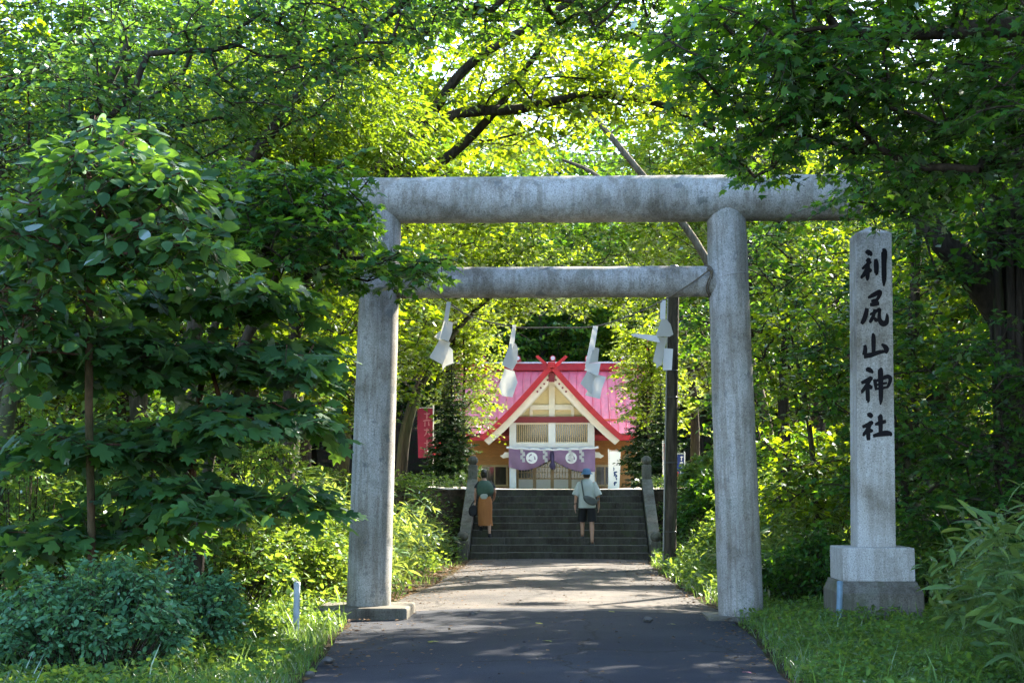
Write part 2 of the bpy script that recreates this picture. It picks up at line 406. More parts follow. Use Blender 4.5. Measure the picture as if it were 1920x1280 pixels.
# ropes and paper streamers on the gate
RY = TY - .23
rope_pts = [P(752, 506, RY), P(790, 530, RY), P(840, 566, RY), P(880, 592, RY), P(958, 612, RY), P(1035, 614, RY), P(1113, 612, RY), P(1180, 592, RY), P(1243, 563, RY), P(1290, 535, RY), P(1330, 506, RY)]
rp = root('straw_rope', rope_pts[0], 'thin sagging straw rope tied across the gate below the tie beam', 'rope')
# catmull-rom
def smooth_path(pts, k=6):
    pts = [Vector(p) for p in pts]; o = []
    for i in range(len(pts) - 1):
        p0 = pts[max(i - 1, 0)]; p1 = pts[i]; p2 = pts[i + 1]; p3 = pts[min(i + 2, len(pts) - 1)]
        for j in range(k):
            t = j / k; o.append(.5 * ((2 * p1) + (p2 - p0) * t + (2 * p0 - 5 * p1 + 4 * p2 - p3) * t * t + (3 * p1 - p0 - 3 * p2 + p3) * t ** 3))
    o.append(pts[-1]); return o
MB().tube(smooth_path(rope_pts), .010, 6).build('rope_line', 'rope_fibre', rp)
for sx, px in ((-1, 752), (1, 1330)):
    c = P(px, 529, TY)
    for dx in (0, .028 * -sx):
        pts = [(c.x + dx + .03 * math.sin(3 * a), TY + math.cos(a) * .204, zn + math.sin(a) * .204) for a in [2 * math.pi * i / 28 for i in range(29)]]
        MB().tube(pts, .008, 5, cap=False).build('binding', 'rope_fibre', rp)
    kn = P(px, 506, RY)
    MB().tube([kn + Vector((-.03, 0, .02)), kn + Vector((0, -.012, 0)), kn + Vector((.03, 0, -.03)), kn + Vector((.01, -.01, -.10))], [.012, .022, .016, .006], 7).build('knot', 'rope_fibre', rp)
for s, x in ((-1, -2.235), (1, 2.235)):   # wire round each pillar
    pts = [(x + math.cos(a) * .262, TY + math.sin(a) * .262, zn + .06 + .05 * s * math.cos(a)) for a in [2 * math.pi * i / 30 for i in range(31)]]
    MB().tube(pts, .0035, 4, cap=False).build('pillar_wire', 'wire_grey', rp)

def streamer(px_poly_list, Yb, label):
    """folded paper: each fold is its own thin sheet, set a little before or behind the one above"""
    r = root('paper_streamer', P(*px_poly_list[0][0], Yb), label, 'paper streamer', 'paper streamers on the gate rope')
    for k, poly in enumerate(px_poly_list):
        yy = Yb - .012 + (.016 if k % 2 else 0) - .004 * k
        n = len(poly); fr = []
        cx = sum(p[0] for p in poly) / n
        for (px, py) in poly:
            w = P(px, py, yy); w.y += .008 * (px - cx) * (1 if k % 2 else -1); fr.append(w)
        mb = MB(); c = sum(fr, Vector()) / n; c.y -= .004
        off = Vector((0, .003, 0))
        v = fr + [c] + [q + off for q in fr] + [c + off]
        f = [(j, (j + 1) % n, n) for j in range(n)] + [(n + 1 + (j + 1) % n, n + 1 + j, 2 * n + 1) for j in range(n)] + [(j, n + 1 + j, n + 1 + (j + 1) % n, (j + 1) % n) for j in range(n)]
        mb.add(v, f); mb.build('paper_fold', 'paper', r)
streamer([[(838, 566), (847, 568), (841, 602), (826, 636), (822, 632), (832, 600)], [(836, 601), (848, 603), (847, 622), (841, 640), (826, 636)], [(826, 620), (829, 637), (822, 637), (813, 630)], [(825, 636), (843, 640), (836, 668), (829, 683), (807, 672)], [(843, 650), (850, 657), (851, 682), (834, 686), (829, 694), (828, 684), (836, 668)]], RY, 'cream paper streamer hanging nearest the left pillar')
streamer([[(961, 609), (968, 610), (965, 642), (957, 662), (952, 658)], [(956, 645), (966, 642), (971, 652), (969, 678), (961, 694), (942, 686)], [(957, 694), (965, 697), (971, 718), (961, 745), (941, 741), (934, 722), (946, 690)]], RY, 'bluish paper streamer before the left slope of the red gable')
streamer([[(1112, 611), (1121, 613), (1115, 652), (1102, 690), (1097, 686)], [(1112, 650), (1124, 652), (1121, 678), (1104, 682)], [(1102, 680), (1126, 682), (1121, 706), (1096, 692)], [(1101, 696), (1120, 702), (1112, 742), (1088, 720)], [(1120, 702), (1136, 708), (1128, 730), (1125, 748), (1097, 739), (1108, 722)]], RY, 'crumpled white paper streamer before the right slope of the red gable')
streamer([[(1238, 563), (1248, 563), (1247, 598), (1240, 604), (1238, 595)], [(1240, 598), (1250, 598), (1258, 606), (1264, 625), (1256, 630), (1244, 631), (1227, 634)], [(1184, 624), (1190, 623), (1229, 631), (1237, 646), (1222, 641), (1188, 628)], [(1234, 632), (1253, 630), (1246, 658), (1241, 684), (1236, 686), (1231, 691), (1229, 682), (1223, 679)], [(1246, 652), (1261, 655), (1259, 694), (1244, 693), (1243, 680)]], RY, 'white paper streamer with one fold blown sideways, before the wooden pole')

# ------------------------------------------------------------------ inscribed stone post
SY = 17.75
sp = root('stone_signpost', (P(1640, 1160, SY).x, SY, 0), 'tall square granite post with five carved black characters on stepped base', 'stone post')
k_ = SY / FPX
xs0, xs1 = P(1608, 1020, SY).x, P(1680, 1020, SY).x; W0 = xs1 - xs0
xt0, xt1 = P(1600, 440, SY).x, P(1667, 440, SY).x; W1 = xt1 - xt0
zb, zt, za = P(1640, 1027, SY).z, P(1640, 436, SY).z, P(1640, 424, SY).z
mb = MB()
cx0, cx1 = (xs0 + xs1) / 2, (xt0 + xt1) / 2 + .035
W1 = W0 * .955
def sq(cx, w, z, d0): return [(cx - w / 2, d0, z), (cx + w / 2, d0, z), (cx + w / 2, d0 + w, z), (cx - w / 2, d0 + w, z)]
mb.loft([sq(cx0, W0, zb, SY), sq(cx0 * .5 + cx1 * .5, (W0 + W1) / 2, (zb + zt) / 2, SY + .005), sq(cx1, W1, zt, SY + .01)], cap=False, smooth=False)
mb.add(sq(cx1, W1, zt, SY + .01) + [(cx1, SY + .01 + W1 / 2, za + .035)], [(0, 1, 4), (1, 2, 4), (2, 3, 4), (3, 0, 4)])
mb.build('shaft', 'granite_sign', sp, bevel=.012)
b0, b1 = P(1580, 1060, SY - .22).x, P(1716, 1060, SY - .22).x
zbb = P(1640, 1090, SY - .22).z
roughbox('base_block', b0, b1, SY - .22, SY - .22 + (b1 - b0), zbb, zb + .012, 'granite_sign', sp, bev=.015)
f0, f1 = b0 - .03, b1 + .03
roughbox('foundation', f0 - .03, f1 + .03, SY - .38, SY + (b1 - b0) - .05, -.25, zbb - .11, 'concrete_old', sp, bev=.02)
mb = MB(); z0, z1 = zbb - .112, zbb - .001
mb.add([(f0 - .02, SY - .37, z0), (f1 + .02, SY - .37, z0), (f1 + .02, SY + .75, z0), (f0 - .02, SY + .75, z0), (b0 - .01, SY - .235, z1), (b1 + .01, SY - .235, z1), (b1 + .01, SY + .7, z1), (b0 - .01, SY + .7, z1)],
       [(0, 3, 2, 1), (4, 5, 6, 7), (0, 1, 5, 4), (1, 2, 6, 5), (2, 3, 7, 6), (3, 0, 4, 7)])
mb.build('foundation_slope', 'concrete_old', sp)
KANJI = [
 ('character', [[(108, 78, 8), (122, 72, 20), (142, 84, 20), (138, 94, 6)], [(112, 128, 10), (128, 118, 16), (142, 122, 10)], [(84, 172, 8), (112, 152, 14), (148, 128, 10)], [(126, 120, 14), (124, 180, 18), (122, 226, 16), (120, 244, 4)],
   [(118, 168, 12), (98, 205, 17), (80, 222, 10), (88, 230, 5)], [(128, 165, 8), (142, 184, 16), (148, 190, 6)], [(178, 112, 14), (182, 150, 22), (182, 198, 18), (176, 204, 6)], [(224, 66, 12), (236, 72, 26), (235, 150, 22), (236, 230, 20), (234, 276, 6)]]),
 ('character', [[(126, 346, 8), (160, 330, 17), (206, 312, 20), (204, 332, 16), (188, 358, 13)], [(148, 366, 9), (172, 362, 14), (196, 360, 10)], [(140, 388, 12), (170, 384, 17), (204, 378, 14)], [(120, 408, 16), (112, 446, 20), (98, 480, 20), (82, 502, 12)],
   [(140, 446, 8), (170, 434, 13), (206, 414, 12), (204, 440, 14), (206, 476, 18), (226, 500, 22), (252, 494, 20), (258, 462, 14), (254, 440, 5)], [(172, 414, 12), (166, 450, 14), (146, 484, 15), (136, 494, 7)], [(166, 464, 8), (184, 482, 16), (188, 490, 6)]]),
 ('character', [[(160, 558, 8), (165, 580, 18), (166, 630, 19), (166, 684, 15)], [(106, 628, 12), (110, 655, 18), (104, 690, 20)], [(100, 696, 18), (150, 688, 19), (205, 672, 16), (240, 668, 12)], [(220, 624, 8), (242, 638, 18), (254, 656, 22), (248, 680, 10)]]),
 ('character', [[(114, 778, 10), (134, 776, 20), (156, 790, 14), (152, 798, 5)], [(84, 856, 12), (112, 846, 16), (150, 826, 14), (148, 840, 12)], [(146, 834, 14), (120, 872, 16), (90, 908, 13), (84, 912, 5)], [(128, 866, 14), (128, 915, 18), (130, 962, 16), (126, 966, 6)], [(134, 866, 8), (150, 884, 16), (156, 892, 6)],
   [(172, 834, 12), (180, 865, 15), (184, 900, 9)], [(178, 846, 10), (220, 832, 13), (262, 818, 16), (280, 832, 17), (272, 862, 13), (258, 886, 10)], [(186, 868, 8), (222, 862, 10), (258, 856, 8)], [(186, 892, 8), (222, 888, 11), (256, 882, 8)], [(208, 768, 10), (213, 785, 22), (216, 880, 20), (217, 950, 17), (214, 988, 4)]]),
 ('character', [[(126, 1050, 10), (144, 1048, 20), (160, 1062, 14)], [(94, 1120, 12), (124, 1110, 16), (156, 1092, 14), (154, 1104, 12)], [(150, 1100, 14), (128, 1136, 16), (102, 1166, 12), (98, 1168, 5)], [(134, 1134, 14), (134, 1172, 18), (136, 1200, 14)], [(140, 1132, 8), (156, 1146, 16), (160, 1152, 6)],
   [(178, 1106, 9), (210, 1096, 16), (252, 1086, 13)], [(208, 1046, 10), (213, 1060, 20), (216, 1120, 18), (216, 1162, 16)], [(166, 1174, 12), (200, 1166, 17), (250, 1158, 22), (282, 1162, 16), (280, 1174, 6)]])]
WK = 1.6
def ribbon(stroke, to3, mb, th):
    pts = smooth_path([(x, y, w) for x, y, w in stroke], 5)
    L = []; Rr = []
    for i, p in enumerate(pts):
        t = pts[min(i + 1, len(pts) - 1)] - pts[max(i - 1, 0)]; d = math.hypot(t.x, t.y) or 1
        nxx, nyy = -t.y / d, t.x / d; w = max(p.z, 2) * .5 * WK
        L.append((p.x + nxx * w, p.y + nyy * w)); Rr.append((p.x - nxx * w, p.y - nyy * w))
    n = len(pts); v = [to3(*q, 0) for q in L] + [to3(*q, 0) for q in Rr] + [to3(*q, th) for q in L] + [to3(*q, th) for q in Rr]
    f = []
    for i in range(n - 1):
        f += [(i, i + 1, n + i + 1, n + i), (2 * n + i, 3 * n + i, 3 * n + i + 1, 2 * n + i + 1), (i, 2 * n + i, 2 * n + i + 1, i + 1), (n + i, n + i + 1, 3 * n + i + 1, 3 * n + i)]
    f += [(0, n, 3 * n, 2 * n), (n - 1, 3 * n - 1, 4 * n - 1, 2 * n - 1)]
    mb.add(v, f)
def post_face(x, y, th):
    py = 450 + y / 3.2; t = min(max((1027 - py) / (1027 - 436), 0), 1)
    z = P(1640, py, SY).z; w = W0 + (W1 - W0) * t; cx = cx0 + (cx1 - cx0) * t
    u = ((x - (50 + (y - 100) * .016)) / 230.0 - .5) * .92 + .49
    return Vector((cx - w / 2 + u * w, SY + .01 * t - th + .001, z))
for nm, st in KANJI:
    mb = MB()
    for j, s in enumerate(st): ribbon(s, lambda x, y, h, j=j: post_face(x, y, h * (1 + .12 * j)), mb, .004)
    mb.build(nm, 'ink', sp)

# short marker posts
def marker(px, py0, py1, Y, w, label, mat, lean=0):
    a = P(px, py1, Y); b = P(px + lean, py0, Y); a.z = min(a.z, float(hz(a.x, Y)) - .05)
    r = root('marker_post', (a.x, Y, 0), label, 'marker post')
    MB().tube([a, a.lerp(b, .97), b], [w, w, w * .8], 12).build('post', mat, r)
    MB().tube([b + Vector((0, 0, -.03)), b + Vector((0, 0, .004)), b + Vector((0, 0, .012))], [w * 1.08, w * 1.08, w * .6], 12).build('cap', mat, r)
marker(555, 1092, 1168, 15.9, .034, 'short grey-white marker post in the grass beside the left pillar', 'marker_white', 2)
marker(1572, 1090, 1156, SY - .5, .034, 'short blue marker post leaning on the inscribed stone base', 'marker_blue', 3)

# ------------------------------------------------------------------ stairs
stairs = root('stone_stairs', (0, ST_Y, 0), 'dark mossy stone steps rising from the path to the shrine yard', 'stairs')
for i in range(ST_N):
    x = -2.02; k = 0
    y0 = ST_Y + i * ST_D; dep = ST_D + (.0 if i < ST_N - 1 else .5)
    cuts = [-2.02] + sorted(random.uniform(-1.8, 1.8) for _ in range(3)) + [2.02]
    cuts = [c for j, c in enumerate(cuts) if j == 0 or j == len(cuts) - 1 or (c - cuts[j - 1] > .5)]
    for a, b in zip(cuts[:-1], cuts[1:]):
        dz = random.uniform(-.006, .006); dy = random.uniform(-.008, .008)
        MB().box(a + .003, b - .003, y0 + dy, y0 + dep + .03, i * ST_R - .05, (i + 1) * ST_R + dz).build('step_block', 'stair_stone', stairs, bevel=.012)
def stair_rail(s, label):
    r = root('stair_rail', (s * 2.18, ST_Y, 0), label, 'stair rail', 'stone rails beside the steps')
    xa, xb = s * 2.04, s * 2.30; x0, x1 = min(xa, xb), max(xa, xb); ya, yb = ST_Y - .05, ST_Y + 3.45
    mb = MB(); pr = [(ya + .2, -.2), (yb, -.2), (yb, TOP + .26), (ya + .2, .34)]
    mb.add([(x0, y, z) for y, z in pr] + [(x1, y, z) for y, z in pr], [(0, 1, 2, 3), (7, 6, 5, 4), (0, 4, 5, 1), (1, 5, 6, 2), (2, 6, 7, 3), (3, 7, 4, 0)])
    mb.build('sloping_rail', 'rail_stone', r, bevel=.015)
    for (y, z0, z1) in ((ya, -.1, .42), (yb + .15, TOP - .1, TOP + .62)):
        c = (x0 + x1) / 2
        q = MB().box(c - .115, c + .115, y - .115, y + .115, z0, z1).build('newel_post', 'rail_stone', r, bevel=.03)
        rings = []
        for i in range(9):
            a = math.pi * i / 8; rr = .13 * math.sin(a) if 0 < i < 8 else .02
            rr = max(rr, .06 if i < 2 else .004); z = z1 + .10 - .12 * math.cos(a)
            rings.append([(c + rr * math.cos(t), y + rr * math.sin(t), z) for t in [2 * math.pi * j / 16 for j in range(16)]])
        MB().loft(rings).build('ball_finial', 'rail_stone', r)
stair_rail(-1, 'sloping stone stair rail with ball posts, on the woman\'s side')
stair_rail(1, 'sloping stone stair rail with ball posts, on the side of the wooden pole')

# ------------------------------------------------------------------ wooden pole
py_ = 30.5; pb = P(1256, 1064, py_); pt = P(1264, 508, py_)
pole = root('wooden_pole', (pb.x, py_, 0), 'tall dark weathered wooden utility pole beside the stone steps', 'pole')
MB().tube([Vector((pb.x, py_, -.2)), pb.lerp(pt, .3), pb.lerp(pt, .6), pt], [.125, .118, .112, .106], 18).build('post', 'pole_wood', pole)
MB().tube([Vector((pb.x - .138, py_ - .03, 0)), pb.lerp(pt, .5) + Vector((-.130, -.03, 0)), pb.lerp(pt, .95) + Vector((-.122, -.03, 0))], .017, 8).build('conduit', 'wire_grey', pole)
for t in (.12, .35, .57, .66):
    c = pb.lerp(pt, t); rr = .126 - .018 * t
    MB().tube([c + Vector((math.cos(a) * rr, math.sin(a) * rr, 0)) for a in [2 * math.pi * i / 20 for i in range(21)]], .010, 5, cap=False).build('strap', 'metal_dark', pole)
c = pb.lerp(pt, .97)
MB().tube([c + Vector((0, 0, .10)), c + Vector((0, 0, .26)), c + Vector((0, 0, .30))], [.115, .115, .07], 14).build('pole_cap', 'metal_dark', pole)

# ------------------------------------------------------------------ shrine hall
HY = 66.0
def hx(px, Y=HY): return P(px, 880, Y).x
def hzz(py, Y=HY): return P(1035, py, Y).z
shrine = root('shrine_hall', (hx(1035), HY, TOP), 'cream shrine hall with red gabled roof and purple curtain at the end of the path', 'shrine')
SX = hx(1035); G0 = TOP - .02
c0, c1 = hx(955), hx(1115); zc_top = hzz(792); cw = .30
for xa in (c0, SX - .16, c1 - cw):
    z0 = G0 if xa != SX - .16 else hzz(841)
    box('porch_column', xa, xa + (cw if xa != SX - .16 else .32), HY, HY + .32, z0, zc_top, 'white_paint', shrine, .01)
zb1, zb0 = hzz(831), hzz(842)
box('cross_beam', c0 + .302, SX - .162, HY + .03, HY + .30, zb0, zb1, 'white_paint', shrine, .01)
box('cross_beam', SX + .162, c1 - cw - .002, HY + .03, HY + .30, zb0, zb1, 'white_paint', shrine, .01)
zr0, zr1 = hzz(792) + .002, hzz(781)
box('red_beam', hx(946), hx(1124), HY - .10, HY + .36, zr0, zr1, 'beam_red', shrine, .015)
for xx in (c0 + .12, c1 - .12):
    q = box('beam_block', xx - .13, xx + .13, HY - .16, HY + .3, zr1 + .002, zr1 + .14, 'cream_paint', shrine, .01)
    box('block_cap', xx - .14, xx + .14, HY - .17, HY + .3, zr1 + .142, zr1 + .34, 'red_paint', q, .01)
    MB().tube([(xx + (.22 if xx < SX else -.22), HY - .14, zr1 + .10), (xx + (.22 if xx < SX else -.22), HY - .02, zr1 + .10)], .11, 14).build('boss', 'metal_dark', shrine)
# lattice windows over the entrance
for a, b in ((c0 + cw, SX - .16), (SX + .16, c1 - cw)):
    w = box('lattice_window', a + .004, b - .004, HY + .20, HY + .23, zb1 + .002, zr0 - .004, 'glass_dark', shrine)
    n = 16
    box('window_rail', a + .004, b - .004, HY + .09, HY + .17, zr0 - .08, zr0 - .004, 'cream_paint', w)
    box('window_rail', a + .004, b - .004, HY + .09, HY + .17, zb1 + .002, zb1 + .06, 'cream_paint', w)
    for i in range(n):
        x = a + (b - a) * (i + .5) / n
        box('slat', x - .022, x + .022, HY + .10, HY + .16, zb1 + .06, zr0 - .08, 'lattice_wood', w)
# gable front: panel, posts, struts
ga = Vector((SX, HY, hzz(700))); 
def gx_at(z): return (ga.z - z) * .93          # half width of the gable at height z
pz0 = zr1 + .002
mb = MB(); hw = gx_at(pz0) - .25
mb.add([(SX - hw, HY + .2, pz0), (SX + hw, HY + .2, pz0), (SX, HY + .2, pz0 + hw / .93), (SX - hw, HY + .3, pz0), (SX + hw, HY + .3, pz0), (SX, HY + .3, pz0 + hw / .93)],
       [(0, 1, 2), (5, 4, 3), (0, 3, 4, 1), (1, 4, 5, 2), (2, 5, 3, 0)])
mb.build('gable_panel', 'yellow_panel', shrine)
box('king_post', SX - .13, SX + .13, HY + .06, HY + .198, pz0, ga.z - .36, 'cream_paint', shrine, .01)
zt_ = hzz(763)
for s in (-1, 1):
    xo = (gx_at(zt_) - .42); a, b = sorted((SX + s * .132, SX + s * xo))
    box('tie_bar', a, b, HY + .08, HY + .197, zt_ - .11, zt_ + .11, 'cream_paint', shrine, .008)
    xq = SX + s * .92; box('strut', xq - .07, xq + .07, HY + .09, HY + .196, pz0, zt_ - .112, 'cream_paint', shrine, .008)
    # inner rafter
    mb = MB(); d = Vector((s * .93, 0, -1)).normalized(); nrm = Vector((d.z * -s, 0, d.x * s)) * 1
    a = Vector((SX + s * .02, 0, ga.z - .42)); L = (a.z - pz0 - .02) / -d.z; b = a + d * L
    up = Vector((s * 1, 0, .93)).normalized() * .15
    M0 = [a, b, b + up * .9, a + up]
    mb.add([(p.x, HY + .04, p.z) for p in M0] + [(p.x, HY + .19, p.z) for p in M0], [(0, 1, 2, 3), (7, 6, 5, 4), (0, 4, 5, 1), (1, 5, 6, 2), (2, 6, 7, 3), (3, 7, 4, 0)])
    mb.build('gable_rafter', 'cream_paint', shrine)
# porch roof: curved slopes with cream barge boards and red edge
def slope_pts(s, off, n=9, ext=1.0):
    o = []
    for i in range(n + 1):
        t = i / n * ext; x = 2.98 * t; z = ga.z + .12 - 3.42 * t + .34 * t * t * t
        o.append((SX + s * x + s * off * .73, z + off * .68))
    return o
def roof_band(name, s, o0, o1, y0, y1, mat, parent):
    A = slope_pts(s, o0); B = slope_pts(s, o1); n = len(A)
    if o0 > 0.001 or o1 > .001:
        pass
    v = [(x, y0, z) for x, z in A] + [(x, y0, z) for x, z in B] + [(x, y1, z) for x, z in A] + [(x, y1, z) for x, z in B]
    f = []
    for i in range(n - 1):
        f += [(i, i + 1, n + i + 1, n + i), (2 * n + i, 3 * n + i, 3 * n + i + 1, 2 * n + i + 1), (i, 2 * n + i, 2 * n + i + 1, i + 1), (n + i, n + i + 1, 3 * n + i + 1, 3 * n + i)]
    f += [(0, n, 3 * n, 2 * n), (n - 1, 3 * n - 1, 4 * n - 1, 2 * n - 1)]
    return MB().add(v, f).build(name, mat, parent)
RF = HY - .60
for s in (-1, 1):
    bb = roof_band('barge_board', s, -.30, -.02, RF + .06, RF + .16, 'cream_paint', shrine)
    for t in (.10, .15, .20, .25):
        x, z = slope_pts(s, -.16, 40)[int(t * 40)]
        MB().tube([(x, RF + .03, z), (x, RF + .058, z)], .045, 10).build('rivet', 'beam_red', bb)
    pr = roof_band('porch_roof', s, .002, .10, RF - .02, HY + 5.0, 'roof_red', shrine)
    roof_band('roof_edge', s, -.018, .22, RF - .14, RF - .022, 'red_paint', pr)
    roof_band('soffit', s, -.14, -.004, RF + .17, HY + 2.4, 'yellow_panel', shrine)
box('gable_pendant', SX - .13, SX + .13, RF - .02, RF + .055, ga.z - .42, ga.z - .02, 'beam_red', shrine, .01)
rt = ga.z + .30
rr_ = MB().box(SX - .16, SX + .16, RF - .2, HY + 5.2, rt - .1, rt + .14).build('porch_ridge', 'red_paint', shrine, bevel=.02)
for s in (-1, 1):    # crossed finials at the front of the ridge
    mb = MB(); a = Vector((SX - s * .06, RF - .05, rt - .22)); b = Vector((SX + s * .66, RF - .05, rt + .40)); w = Vector((-.72 * s, 0, .72)).normalized() * .085
    yo = .0 if s < 0 else .075
    pts = [a - w, b - w + Vector((.0, 0, .06)), b + w, a + w]
    mb.add([(p.x, p.y + yo, p.z) for p in pts] + [(p.x, p.y + yo + .07, p.z) for p in pts], [(0, 1, 2, 3), (7, 6, 5, 4), (0, 4, 5, 1), (1, 5, 6, 2), (2, 6, 7, 3), (3, 7, 4, 0)])
    mb.build('crossed_finial', 'red_paint', rr_)
# main hall
MX0, MX1 = hx(868), hx(1205); MYF = HY + 2.4; WT = hzz(822, MYF)
box('hall_wall', MX0, MX1, MYF + .1, MYF + 7.5, G0, WT + .9, 'siding', shrine)
nb = 13
for s, (a, b) in ((-1, (MX0 - .02, c0 - .0)), (1, (c1, MX1 + .02))):
    for i in range(nb):
        z = G0 + .3 + (WT - G0 - .3) * i / nb; dz = (WT - G0 - .3) / nb
        mbx = MB(); mbx.add([(a, MYF + .03, z), (b, MYF + .03, z), (b, MYF + .07, z + dz - .004), (a, MYF + .07, z + dz - .004), (a, MYF + .098, z), (b, MYF + .098, z), (b, MYF + .098, z + dz - .004), (a, MYF + .098, z + dz - .004)],
             [(0, 1, 2, 3), (7, 6, 5, 4), (0, 4, 5, 1), (1, 5, 6, 2), (2, 6, 7, 3), (3, 7, 4, 0)])
        mbx.build('siding_board', 'siding', shrine)
    box('wall_rail', a, b, MYF - .03, MYF + .028, WT + .002, WT + .22, 'cream_paint', shrine, .008)
    wx0, wx1 = (hx(906, MYF), hx(949, MYF)) if s < 0 else (hx(1118, MYF), hx(1150, MYF))
    w = box('window', wx0, wx1, MYF - .0, MYF + .024, hzz(908, MYF), hzz(875, MYF), 'glass_dark', shrine)
    for (p0, p1, q0, q1) in ((wx0 - .09, wx1 + .09, hzz(875, MYF), hzz(875, MYF) + .1), (wx0 - .09, wx1 + .09, hzz(908, MYF) - .1, hzz(908, MYF)), (wx0 - .09, wx0 - .002, hzz(908, MYF) + .002, hzz(875, MYF) - .002), (wx1 + .002, wx1 + .09, hzz(908, MYF) + .002, hzz(875, MYF) - .002), ((wx0 + wx1) / 2 - .03, (wx0 + wx1) / 2 + .03, hzz(908, MYF) + .002, hzz(875, MYF) - .002)):
        box('window_frame', p0, p1, MYF - .05, MYF - .004, q0, q1, 'lattice_wood', w)
# entrance doors, set back under the porch
DY = HY + 1.1; d0, d1 = c0 + .30, c1 - .30
zd1, zdm = hzz(835, DY), hzz(897, DY)
box('door_lintel', d0, d1, DY - .02, DY + .12, zd1, zd1 + .2, 'cream_paint', shrine)
box('porch_side', c0 + .02, c0 + .10, HY + .33, MYF + .02, G0, zc_top, 'cream_paint', shrine); box('porch_side', c1 - .10, c1 - .02, HY + .33, MYF + .02, G0, zc_top, 'cream_paint', shrine)
box('porch_ceiling', c0 + .10, c1 - .1, HY + .33, MYF + .02, zc_top - .06, zc_top - .002, 'cream_paint', shrine)
for i in range(4):
    a = d0 + (d1 - d0) * i / 4 + .004; b = d0 + (d1 - d0) * (i + 1) / 4 - .004
    dr = box('door', a + .07, b - .07, DY + .02, DY + .06, G0 + .04, zdm - .03, 'white_paint', shrine)
    box('glass_pane', a + .07, b - .07, DY + .045, DY + .06, zdm + .03, zd1 - .002, 'glass_dark', dr)
    for (p0, p1, q0, q1) in ((a, a + .068, G0, zd1), (b - .068, b, G0, zd1), (a + .07, b - .07, zdm - .028, zdm + .028), (a + .07, b - .07, G0, G0 + .038)):
        box('door_frame', p0, p1, DY, DY + .07, q0, q1 - .003, 'lattice_wood', dr)
    for k in range(1, 5):
        x = a + .07 + (b - a - .14) * k / 5; box('muntin', x - .012, x + .012, DY + .020, DY + .040, zdm + .03, zd1 - .004, 'lattice_wood', dr)
    for k in range(1, 6):
        z = zdm + .03 + (zd1 - zdm) * k / 6; box('muntin', a + .07, b - .07, DY + .022, DY + .038, z - .012, z + .012, 'lattice_wood', dr)
# carved beam noses left and right of the porch
for s, xx in ((-1, c0), (1, c1)):
    z = hzz(853); M = Matrix.Translation((xx, HY + .06, z)) @ Matrix.Scale(s, 4, (1, 0, 0))
    MB().poly([(0.002, -.12), (.12, -.10), (.28, -.13), (.42, -.02), (.30, .02), (.20, .14), (.08, .13), (.002, .16)], .18, M).build('beam_nose', 'cream_paint', shrine)
# main roof with upturned ends
RX0, RX1 = hx(846, HY + 4), hx(1232, HY + 4)
ez = hzz(815, MYF - 1.0); rz = hzz(692, HY + 6.5); ry = HY + 6.8
def hall_slope(sy, name):
    nxs, nys = 26, 10; V = []; F = []
    for i in range(nxs + 1):
        x = RX0 + (RX1 - RX0) * i / nxs; e = abs(2 * i / nxs - 1)
        for j in range(nys + 1):
            t = j / nys; y = ry - sy * t * (ry - (MYF - 1.1)); z = rz + (ez - rz) * (t * 1.15 - .15 * t * t) + .25 * e ** 4 * t + (.02 if i % 2 else 0)
            V.append((x, y, z))
    for i in range(nxs):
        for j in range(nys): k = i * (nys + 1) + j; F.append((k, k + nys + 1, k + nys + 2, k + 1))
    n = len(V); V += [(x, y, z - .14) for x, y, z in V]; F += [tuple(q + n for q in f[::-1]) for f in F[:]]
    return MB().add(V, F).build(name, 'roof_red', shrine)
hr = hall_slope(1, 'hall_roof'); hall_slope(-1, 'hall_roof')
for i in range(1, 26):    # standing seams of the sheet roof
    x = RX0 + (RX1 - RX0) * i / 26; e = abs(2 * i / 26 - 1); pts = []
    for j in range(11):
        t = j / 10; pts.append((x, ry - t * (ry - (MYF - 1.1)), rz + (ez - rz) * (t * 1.15 - .15 * t * t) + .25 * e ** 4 * t + .03))
    MB().tube(pts, .032, 4, smooth=False).build('roof_seam', 'roof_red', hr)
box('eave_fascia', RX0, RX1, MYF - 1.16, MYF - 1.09, ez - .26, ez + .0, 'red_paint', shrine, .01)
rg = box('hall_ridge', RX0 - .1, RX1 + .1, ry - .25, ry + .25, rz - .05, rz + .28, 'red_paint', shrine, .02)
box('ridge_cap', RX0 - .15, RX1 + .15, ry - .30, ry + .30, rz + .283, rz + .36, 'white_paint', rg, .01)
for k in range(5):
    x = SX + (k - 2) * 1.7
    MB().tube([(x, ry - .75, rz + .50), (x, ry + .75, rz + .50)], .14, 14).build('ridge_log', 'red_paint', rg)
    MB().tube([(x, ry - .77, rz + .50), (x, ry - .752, rz + .50)], .10, 14).build('log_cap', 'white_paint', rg)
for xx in (RX0 + .2, RX1 - .2):
    for s in (-1, 1):
        MB().tube([(xx + s * .06, ry - s * .1, rz + .2), (xx + s * .06, ry + s * .95, rz + 1.25)], [.12, .10], 4, smooth=False).build('crossed_finial', 'red_paint', rg)
for s, xx in ((-1, RX0 + .6), (1, RX1 - .6)):
    mb = MB(); mb.add([(xx, MYF - .6, ez), (xx, ry * 2 - MYF + .6, ez), (xx, ry, rz - .1), (xx - s * .1, MYF - .6, ez), (xx - s * .1, ry * 2 - MYF + .6, ez), (xx - s * .1, ry, rz - .1)], [(0, 1, 2), (5, 4, 3), (0, 3, 4, 1), (1, 4, 5, 2), (2, 5, 3, 0)])
    mb.build('hall_gable', 'yellow_panel', shrine)
box('floor_step', c0 - .4, c1 + .4, HY - .5, HY + 2.3, TOP - .1, TOP + .03, 'concrete_old', shrine, .02)

